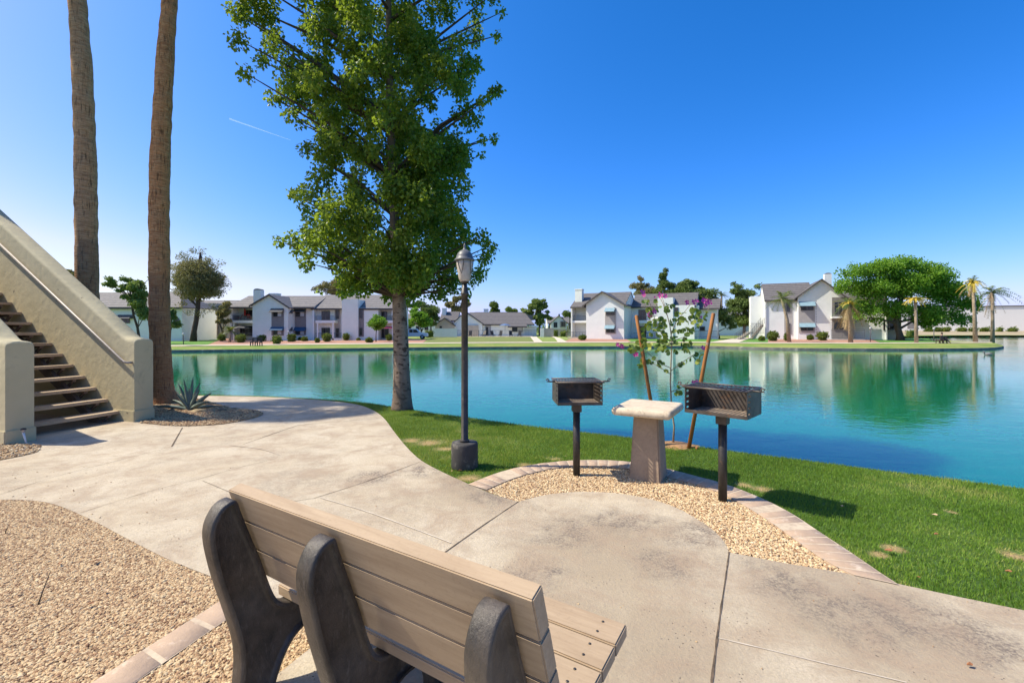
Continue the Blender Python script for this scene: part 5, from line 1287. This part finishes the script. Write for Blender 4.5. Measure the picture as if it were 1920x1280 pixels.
tree('pine_tree', 'brown-tinged pine rising behind the apartment roof', 92, [(640,634),(641,590),(643,560)], [(620,533,16,7),(600,537,12,5),(588,540,8,4),(645,530,22,9),(668,540,14,7),(630,545,20,6)], 'olive_leaf', 4200, .4, 'pinebark', tw=.6, width=.35)
tree('tree', 'bright green tree beside the white pickup', 92, [(790,634),(790,622),(788,610)], [(788,600,16,14),(800,607,13,11),(778,585,14,12),(768,605,9,12)], 'bright_leaf', 4200, .33, tw=.3)
tree('tree', 'dark green tree behind the bright one near the clubhouse', 104, [(808,633),(808,615),(806,600)], [(805,585,17,12),(815,600,12,12),(785,572,14,9),(768,570,12,8)], 'dark_leaf', 4200, .38, tw=.4)
tree('pine_tree', 'rounded pine behind the lamp post', 130, [(858,630),(858,600),(858,580)], [(845,568,11,8),(872,566,11,8),(858,560,12,6),(850,580,12,5),(868,580,11,4)], 'olive_leaf', 3400, .48, 'pinebark', tw=.6)
tree('tree', 'small dark round treetop above the clubhouse roof', 140, [(926,630),(926,595),(926,585)], [(926,578,11,9),(926,571,7,5)], 'dark_leaf', 1700, .5, tw=.4)
tree('tree', 'tiny pale treetop at the right of the clubhouse ridge', 150, [(958,630),(958,595),(958,588)], [(954,580,6,6),(965,583,5,4)], 'willow_leaf', 900, .5, tw=.3)
tree('weeping_tree', 'large drooping willow-green tree right of the clubhouse', 118, [(1012,631),(1012,610),(1010,590)], [(1005,570,15,12),(1015,582,14,14),(995,583,12,9),(1010,600,14,12),(1028,590,10,9),(985,582,8,5),(1020,565,8,6)], 'willow_leaf', 6200, .42, droop=1.0, tw=.5)
tree('tree', 'dark palm-like clump above the small far houses', 145, [(1068,630),(1068,600),(1068,592)], [(1062,588,6,4),(1073,590,7,5)], 'dark_leaf', 800, .5, tw=.3)
tree('pine_tree', 'pine with layered branches, leftmost above the middle white house', 112, [(1206,632),(1206,580),(1206,550)], [(1205,523,9,8),(1194,538,14,8),(1214,538,12,9),(1204,550,20,7)], 'olive_leaf', 4200, .42, 'pinebark', tw=.7, width=.35)
tree('pine_tree', 'tallest dark pine above the middle white house', 110, [(1246,632),(1246,570),(1246,540)], [(1246,508,9,7),(1244,520,15,8),(1250,535,18,10),(1246,550,22,8),(1235,545,10,8)], 'dark_leaf', 5600, .42, 'pinebark', tw=.8, width=.4)
tree('tree', 'broad dark green tree above the roof right of the tallest pine', 108, [(1292,632),(1292,580),(1292,555)], [(1282,533,15,9),(1300,535,15,10),(1290,545,24,9),(1318,545,12,9)], 'dark_leaf', 5000, .42, tw=.8)
tree('tree', 'dense dark green tree screening the right end of the middle house', 84, [(1348,637),(1346,622),(1343,605)], [(1330,560,20,18),(1318,585,16,16),(1345,590,20,18),(1325,605,20,10),(1360,600,14,12),(1312,550,12,10),(1370,612,12,8)], 'dark_leaf', 7500, .32, tw=.4)
tree('tree', 'tall loose eucalyptus left of the right apartment house', 90, [(1395,637),(1396,600),(1394,570)], [(1380,540,14,13),(1400,550,18,16),(1385,570,20,16),(1408,580,16,16),(1390,600,22,12),(1420,560,12,14),(1370,585,10,10),(1375,530,8,6),(1422,536,7,6)], 'dark_leaf', 8200, .34, tw=.55, droop=.7)
tree('spreading_tree', 'large spreading bright green tree beside the right apartment house', 71, [(1688,639),(1687,628),(1684,618),(1680,605),(1682,585),(1690,560)],
     [(1700,495,30,14),(1650,505,34,18),(1605,510,26,16),(1740,515,34,20),(1590,535,24,20),(1640,540,34,24),(1700,535,40,26),(1765,545,34,26),(1800,560,26,24),(1820,575,16,18),(1620,575,26,20),(1680,580,30,18),(1740,585,34,20),(1785,595,26,16),(1640,600,16,12),(1815,598,16,12),(1772,515,20,14),(1600,592,18,12),(1745,606,22,9),(1715,486,16,8),(1668,490,12,7),(1765,500,10,6),(1620,500,9,6)], 'bright_leaf', 28000, .31, tw=1.0, width=.65)
def palm(label, px, D, head, trunk_w, nf, flen, mat, extra=None, lean=(), name='palm_tree', group='queen palms on the point', droop=1.0):
    bx = at(px, 0, D).x; root = empty(name, (bx, D, FZ), label=label, cat='palm tree', group=group)
    pts = [(px, None)]+list(lean)+[head]
    T = []
    for i, (a, b_) in enumerate(pts): q = at(a, b_ if b_ else 640, D); T.append(Vector((q.x-bx, 0, -.1 if b_ is None else q.z-FZ)))
    if len(T) == 2: T.insert(1, T[0].lerp(T[1], .5)+Vector((.05,0,0)))
    mb = MB(); n = len(T); mb.tube(T, [trunk_w/2*(1.3 if i == 0 else 1-.15*i/n) for i in range(n)], 10); mb.build('trunk', M['ptrunk_far'], root)
    top = T[-1]; rs = random.Random(int(px))
    def fronds(nm, count, L, m_, el0, el1, az=None, dr=droop):
        V = []; Q = []; TT = []
        for i in range(count):
            a = rs.uniform(0, 6.283) if az is None else az+rs.uniform(-.3,.3); el = rs.uniform(el0, el1); d = Vector((math.cos(a)*math.cos(el), math.sin(a)*math.cos(el), math.sin(el))); LL = L*rs.uniform(.75, 1.1)
            side = Vector((-math.sin(a), math.cos(a), 0)); P = []
            for k in range(9): f = k/8; P.append(top+d*LL*f+Vector((0,0,-dr*LL*.55*f*f)))
            tt = rs.random()
            for k in range(8):
                for s_ in (-1, 1):
                    for h_ in (0, .5):
                        p = P[k].lerp(P[k+1], h_); f = (k+h_)/8; l = LL*.26*(math.sin(min(1, f*2+.25)*1.57))*(1-f*.55); e_ = p+side*s_*l*.75+d*l*.45+Vector((0,0,-l*rs.uniform(.35,.8)))
                        t_ = (P[k+1]-P[k]).normalized()*.045; b0_ = len(V); V += [tuple(p-t_), tuple(p+t_), tuple(e_)]; Q.append([b0_, b0_+1, b0_+2]); TT.append(min(1, max(0, tt+rs.uniform(-.3,.3))))
                t_ = side*.03; b0_ = len(V); V += [tuple(P[k]-t_), tuple(P[k]+t_), tuple(P[k+1])]; Q.append([b0_, b0_+1, b0_+2]); TT.append(tt)
        np_mesh(nm, np.array(V), np.array(Q), M[m_], root, tint=np.array(TT))
    fronds('crown', nf, flen, mat, -.2, 1.25)
    for ex in (extra or []): fronds(*ex)
    return root
palm('green palm with arching fronds, leftmost of the palms before the right apartment house', 1480, 63, (1466,560), .42, 26, 2.7, 'palm_leaf', lean=((1476,600),(1470,575)))
palm('palm with yellow fronds on top and brown hanging ones, in front of the balcony', 1595, 61, (1592,570), .45, 14, 2.5, 'palm_leaf', [('yellow_frond', 16, 1.6, 'palm_yellow', .2, 1.5, None, 1.6), ('dead_frond', 26, 2.6, 'palm_dead', -1.4, -.5)])
palm('slim palm topped with a yellow tuft in front of the big green tree', 1718, 60, (1716,562), .36, 4, 1.9, 'palm_yellow', [('yellow_frond', 26, 1.5, 'palm_yellow', .3, 1.5, None, 1.8), ('green_frond', 6, 2.2, 'palm_leaf', 0, .7)])
palm('tall grey palm with yellow top and green side frond near the tip of the point', 1829, 62, (1824,530), .42, 8, 2.2, 'palm_leaf', [('yellow_frond', 24, 1.9, 'palm_yellow', .1, 1.5, None, 1.6), ('dead_frond', 8, 1.8, 'palm_dead', -1.2, -.3)])
palm('palm with drooping green fronds, last one at the tip of the point', 1861, 63, (1860,548), .38, 22, 2.7, 'palm_leaf', [('dead_frond', 8, 2.2, 'palm_dead', -1.3, -.4), ('long_frond', 3, 3.6, 'palm_leaf', .1, .5, 0.0)], droop=1.25)
palm('short young palm left of the round shrubs, with low green crown', 495-65, 62, (433,620), .3, 16, 1.7, 'palm_leaf', name='palm_tree', group=None)
palm('small distant fan palm above the dark tree', 1353, 125, (1353,553), .5, 26, 2.6, 'palm_leaf', group=None, droop=.8)
palm('young palm in front of the tan wall by the pool', 1062, 100, (1062,622), .25, 14, 1.5, 'palm_leaf', group=None)

def shrub(px, py, w_, h_, label, shape='ball', n=520, D=None, mat='shrub_leaf'):
    bot = py+h_/2; D = D or ground_D(max(bot, 631)); x = at(px, 0, D).x; k = D/F; rx, rz = w_/2*k, h_/2*k
    root = empty('shrub', (x, D, FZ), label=label, cat='shrub', group='clipped shrubs along the lakeside walk')
    bm = bmesh.new(); bmesh.ops.create_icosphere(bm, subdivisions=2, radius=1)
    for v in bm.verts:
        c_ = v.co
        if shape == 'box': c_ = Vector([math.copysign(abs(q)**.5, q) for q in c_])
        if shape == 'cup': c_ = Vector((c_.x*(1 if c_.z > -.2 else .75), c_.y*(1 if c_.z > -.2 else .75), math.copysign(abs(c_.z)**.7, c_.z)))
        f = .86+random.uniform(-.05,.05); v.co = Vector((c_.x*rx*f, c_.y*min(rx, rz*1.4)*f, rz+c_.z*rz*f))
    me = bpy.data.meshes.new('inner_twigs'); bm.to_mesh(me); 
    P = np.array([v.co[:] for v in bm.verts]); bm.free()
    link('inner_twigs', me, M['shrub_core'], root)
    i = np.random.randint(0, len(P), n); C = P[i]+np.random.randn(n, 3)*min(rx, rz)*.16; C[:,2] = np.maximum(C[:,2], .05)
    leaves('foliage', C, np.full((n,3), .05), n*2, .15, M[mat], root, tint_c=np.random.rand(n), droop=-.3, width=.7, light=.7)
M['shrub_core'] = simple('shrub_core', (.09,.13,.02), (.05,.08,.012), 8, .95)
for a in [(349,630,11,10,'small dark shrub left of the long hedge'),(382,629,36,12,'long clipped hedge behind the pine trunk','box',1500),(416,633,11,13,'narrow shrub under the leaning olive tree'),
          (451.5,635,18,15,'round shrub below the red chairs','cup'),(491,634.5,15,11,'round shrub at the left of the front gable','cup'),(519,638,17,15,'cup-shaped shrub in front of the gable window','cup'),
          (547,634,12,14,'dark upright box shrub beside the gable corner','box'),(562.5,635.5,5,5,'tiny shrub right of the dark box shrub'),(571,636,10,8,'small low shrub under the recessed window'),
          (595,638.5,7,8,'small yellowish shrub left of the balcony'),(613,633.5,18,15,'large cup-shaped shrub below the balcony','cup'),(649,632,12,13,'dark cup-shaped shrub before the blank wall','cup'),
          (672,636.5,6,4,'tiny pale tuft under the narrow window'),(692,638,12,9,'low green shrub left of the lime-green tree'),(730,633,11,12,'dark shrub left of the big tree trunk'),
          (805,626,15,13,'yellow-green hedge at the end of the white wall','box'),(1092,633,15,10,'low dome shrub before the middle white house'),(1042,622,8,12,'square shrub at the tan wall by the path','box'),(1056,625,10,10,'second shrub at the tan wall, by the young palm','box'),
          (1449,630.5,20,18,'largest round shrub before the right house','cup',900),(1429,623,9,14,'upright shrub at the stair of the right house'),(1428,635,10,9,'low shrub at the left end of the right lawn'),(1475,632,8,15,'narrow shrub behind the first palm trunk'),
          (1519,632.7,10,10,'small round shrub under the blue awning window'),(1542,630.6,19,16,'dense cup-shaped shrub before the right gable','cup',900),(1653,628,27,12,'dark spreading shrubs by the big tree trunk','ball',1200),(1708.6,625.6,14,14,'dark box shrub right of the big tree trunk','box')]:
    shrub(*a[:5], shape=a[5] if len(a) > 5 else 'ball', n=a[6] if len(a) > 6 else 480)
def hedge_far(px, w_, i):
    D = 150; x = at(px, 0, D).x; k = D/F; mb = MB()
    C = [(random.uniform(-w_/2, w_/2)*k, random.uniform(-.5,.5), random.uniform(.4, 1.1)) for _ in range(max(4, int(w_)))]
    o = leaves('shrub', C, np.full((len(C),3), .7), 60*len(C), .4, M['shrub_leaf'], None, light=.8); o.location = (x, D, .38)
    tag(o, i, 'shrub', 'low shrubs on the sandy bank before the warehouse')
for (px, w_), lab in zip(((1740,10),(1752,6),(1768,24),(1805,16),(1824,9),(1845,14),(1875,7),(1900,12)), ('leftmost low shrub before the warehouse','second low shrub before the warehouse','longest low hedge before the warehouse','low hedge left of the tall grey palm','low shrub right of the tall grey palm','low hedge left of the last palm','small shrub right of the last palm','low hedge at the right picture edge')): hedge_far(px, w_, lab)
# distant wood behind everything
def wood():
    C = []; Rr = []
    for px in range(-200, 2100, 14):
        if 1640 < px < 1960: continue
        D = random.uniform(180, 230); hh = random.uniform(2.2, 5.0); x = at(px, 0, D).x
        C.append((x, D, FZ+hh*.5)); Rr.append((4.5, 3, hh*.6))
    leaves('distant_trees', C, Rr, 26000, .9, M['dark_leaf'], None)
    tag(bpy.data.objects['distant_trees'], 'low dark band of distant trees on the horizon', 'wood', kind='stuff')
wood()
# small lamps and posts of the far shore
def far_lamp(px, bot, top, label, head=True):
    D = ground_D(bot); x = at(px, 0, D).x; h_ = H-(top-HOR)/F*D-FZ; root = empty('lamp_post', (x, D, FZ), label=label, cat='lamp post', group='small lamp posts on the far shore')
    m = MB(); m.tube([(0,0,0),(0,0,h_-.3)], .05, 8); m.build('pole', M['rail'], root); m = MB(); m.lathe([(.06,h_-.3),(.14,h_-.2),(.13,h_-.05),(.03,h_)], 10); m.build('lantern', M['blind'], root)
far_lamp(344, 646, 624, 'small lamp on the lawn right of the near palm'); far_lamp(1751, 641, 614, 'thin lamp post left of the seated person'); far_lamp(1632, 641, 613, 'thin lamp post at the end of the patio railing'); far_lamp(541, 641, 620, 'lamp post in front of the gable corner of the apartment block')
def far_bench(px, bot, w_, label, back=True):
    D = ground_D(bot); x = at(px, 0, D).x; k = D/F; L = w_*k/2; root = empty('park_bench', (x, D, FZ), label=label, cat='bench')
    m = MB()
    for i in range(3): m.box(-L, L, -.25+i*.17, -.1+i*.17, .42, .46)
    m.build('seat', M['bench_dark'], root); m = MB()
    for i in range(3): m.box(-L, L, .28, .32, .55+i*.14, .66+i*.14)
    m.build('backrest', M['bench_dark'], root)
    for q in (-L+.05, 0, L-.05): m = MB(); m.box(q-.04,q+.04,-.2,-.12,0,.42); m.box(q-.04,q+.04,.24,.32,0,.9); m.box(q-.04,q+.04,-.12,.24,.36,.42); m.build('leg', M['bench_dark'], root)
    return root
M['bench_dark'] = simple('dark_bench', (.06,.04,.03), (.04,.03,.025), 5, .7)
far_bench(480, 648.5, 19, 'small dark park bench on the path by the round shrubs')
fb = far_bench(1764, 643.5, 21, 'dark park bench with the seated person near the point'); fb.rotation_euler[2] = R(200)

# ---------------- seated person ----------------
def person():
    D = ground_D(643.5); x = at(1766, 0, D).x
    root = empty('person', (x, D, FZ), R(65), label='person in dark clothes sitting on the bench near the point', cat='person')
    def skin(name, V, E, Rd, mat, parent):
        me = bpy.data.meshes.new(name); me.from_pydata(V, E, []); o = link(name, me, mat, parent)
        m = o.modifiers.new('skin', 'SKIN'); sv = me.skin_vertices[0].data if me.skin_vertices else None
        if sv is None:
            bpy.context.view_layer.objects.active = o; bm = bmesh.new(); bm.from_mesh(me); bm.verts.layers.skin.verify(); bm.to_mesh(me); bm.free(); sv = me.skin_vertices[0].data
        for v, r in zip(sv, Rd): v.radius = (r, r)
        sv[0].use_root = True
        s = o.modifiers.new('sub', 'SUBSURF'); s.levels = 2; s.render_levels = 2; return o
    V = [(0,.02,.52),(0,.04,.75),(0,.03,.98),(0,0,1.08),(0,-.02,1.20),(0,-.03,1.30),(.17,.02,1.0),(.25,-.05,.76),(.18,-.28,.68),(.12,-.36,.66),(-.17,.02,1.0),(-.25,-.05,.76),(-.18,-.28,.68),(-.12,-.36,.66),
         (.10,-.02,.50),(.14,-.45,.50),(.14,-.56,.10),(.14,-.68,.04),(-.10,-.02,.50),(-.14,-.45,.50),(-.14,-.72,.14),(-.14,-.86,.08)]
    E = [(0,1),(1,2),(2,3),(3,4),(4,5),(2,6),(6,7),(7,8),(8,9),(2,10),(10,11),(11,12),(12,13),(0,14),(14,15),(15,16),(16,17),(0,18),(18,19),(19,20),(20,21)]
    Rd = [.14,.14,.15,.055,.095,.08,.065,.05,.04,.035,.065,.05,.04,.035,.10,.075,.05,.045,.10,.075,.05,.045]
    sk = simple('skin', (.42,.25,.17), (.36,.21,.14), 5, .6)
    skin('body', V, E, Rd, sk, root)
    cl = simple('dark_clothes', (.025,.025,.035), (.04,.04,.05), 5, .9)
    idx = [0,1,2,6,7,8,10,11,12,14,15,16,18,19,20]; mp = {a: i for i, a in enumerate(idx)}
    skin('clothing', [V[i] for i in idx], [(mp[a], mp[b_]) for a, b_ in E if a in mp and b_ in mp], [Rd[i]+.018 for i in idx], cl, root)
    m = MB(); m.lathe([(.10,1.22),(.112,1.28),(.10,1.35),(.05,1.40),(.01,1.41)], 14, (0,.0,0)); m.build('hair', simple('dark_hair', (.03,.02,.015), (.02,.015,.01), 20, .7), root)
person()
# duck and contrail
def duck(px, py, label, s=1):
    D = F*(H-WZ)/(py-HOR); x = at(px, 0, D).x; bm = bmesh.new(); bmesh.ops.create_icosphere(bm, subdivisions=2, radius=1)
    for v in bm.verts: v.co = Vector((v.co.x*.22*s*(1 if v.co.x < .3 else .85), v.co.y*.12*s, v.co.z*.10*s+.05+(.05*v.co.x if v.co.x < 0 else 0)*-1))
    bmesh.ops.create_icosphere(bm, subdivisions=2, radius=.06*s, matrix=Matrix.Translation((.2*s, 0, .2*s))); bmesh.ops.create_cone(bm, segments=8, radius1=.03*s, radius2=.035*s, depth=.2*s, cap_ends=True, matrix=Matrix.Translation((.18*s, 0, .12*s)))
    bmesh.ops.create_cone(bm, segments=6, radius1=.022*s, radius2=.008*s, depth=.08*s, cap_ends=True, matrix=Matrix.Translation((.28*s,0,.19*s)) @ Matrix.Rotation(R(90), 4, 'Y'))
    for f in bm.faces: f.smooth = True
    me = bpy.data.meshes.new('duck'); bm.to_mesh(me); bm.free(); o = link('duck', me, M['frame'], loc=(x, D, WZ)); o.rotation_euler[2] = 2.6; tag(o, label=label, cat='duck')
duck(1853, 665.5, 'dark duck floating on the bright water off the point', 1.3)
def contrail():
    m, t, p = newmat('thin_ice_cloud'); out = t.nodes['Material Output']
    df = N(t, 'ShaderNodeBsdfDiffuse'); tl = N(t, 'ShaderNodeBsdfTranslucent'); ad = N(t, 'ShaderNodeAddShader'); tp = N(t, 'ShaderNodeBsdfTransparent'); mx = N(t, 'ShaderNodeMixShader')
    for q in (df, tl): q.inputs['Color'].default_value = (.95,.95,.95,1)
    t.links.new(df.outputs[0], ad.inputs[0]); t.links.new(tl.outputs[0], ad.inputs[1]); mx.inputs[0].default_value = .06
    t.links.new(tp.outputs[0], mx.inputs[1]); t.links.new(ad.outputs[0], mx.inputs[2]); t.links.new(mx.outputs[0], out.inputs[0])
    Y = 7000; a = at(430, 223, Y); c_ = at(545, 263, Y*1.1); mb = MB(); n = 12; v = Vector(c_)-Vector(a)
    mb.tube([v*(i/n) for i in range(n+1)], [13*(1-.8*i/n) for i in range(n+1)], 8); mb.build('contrail', m, None, a, label='thin white contrail in the blue sky left of the tree', cat='contrail')
contrail()
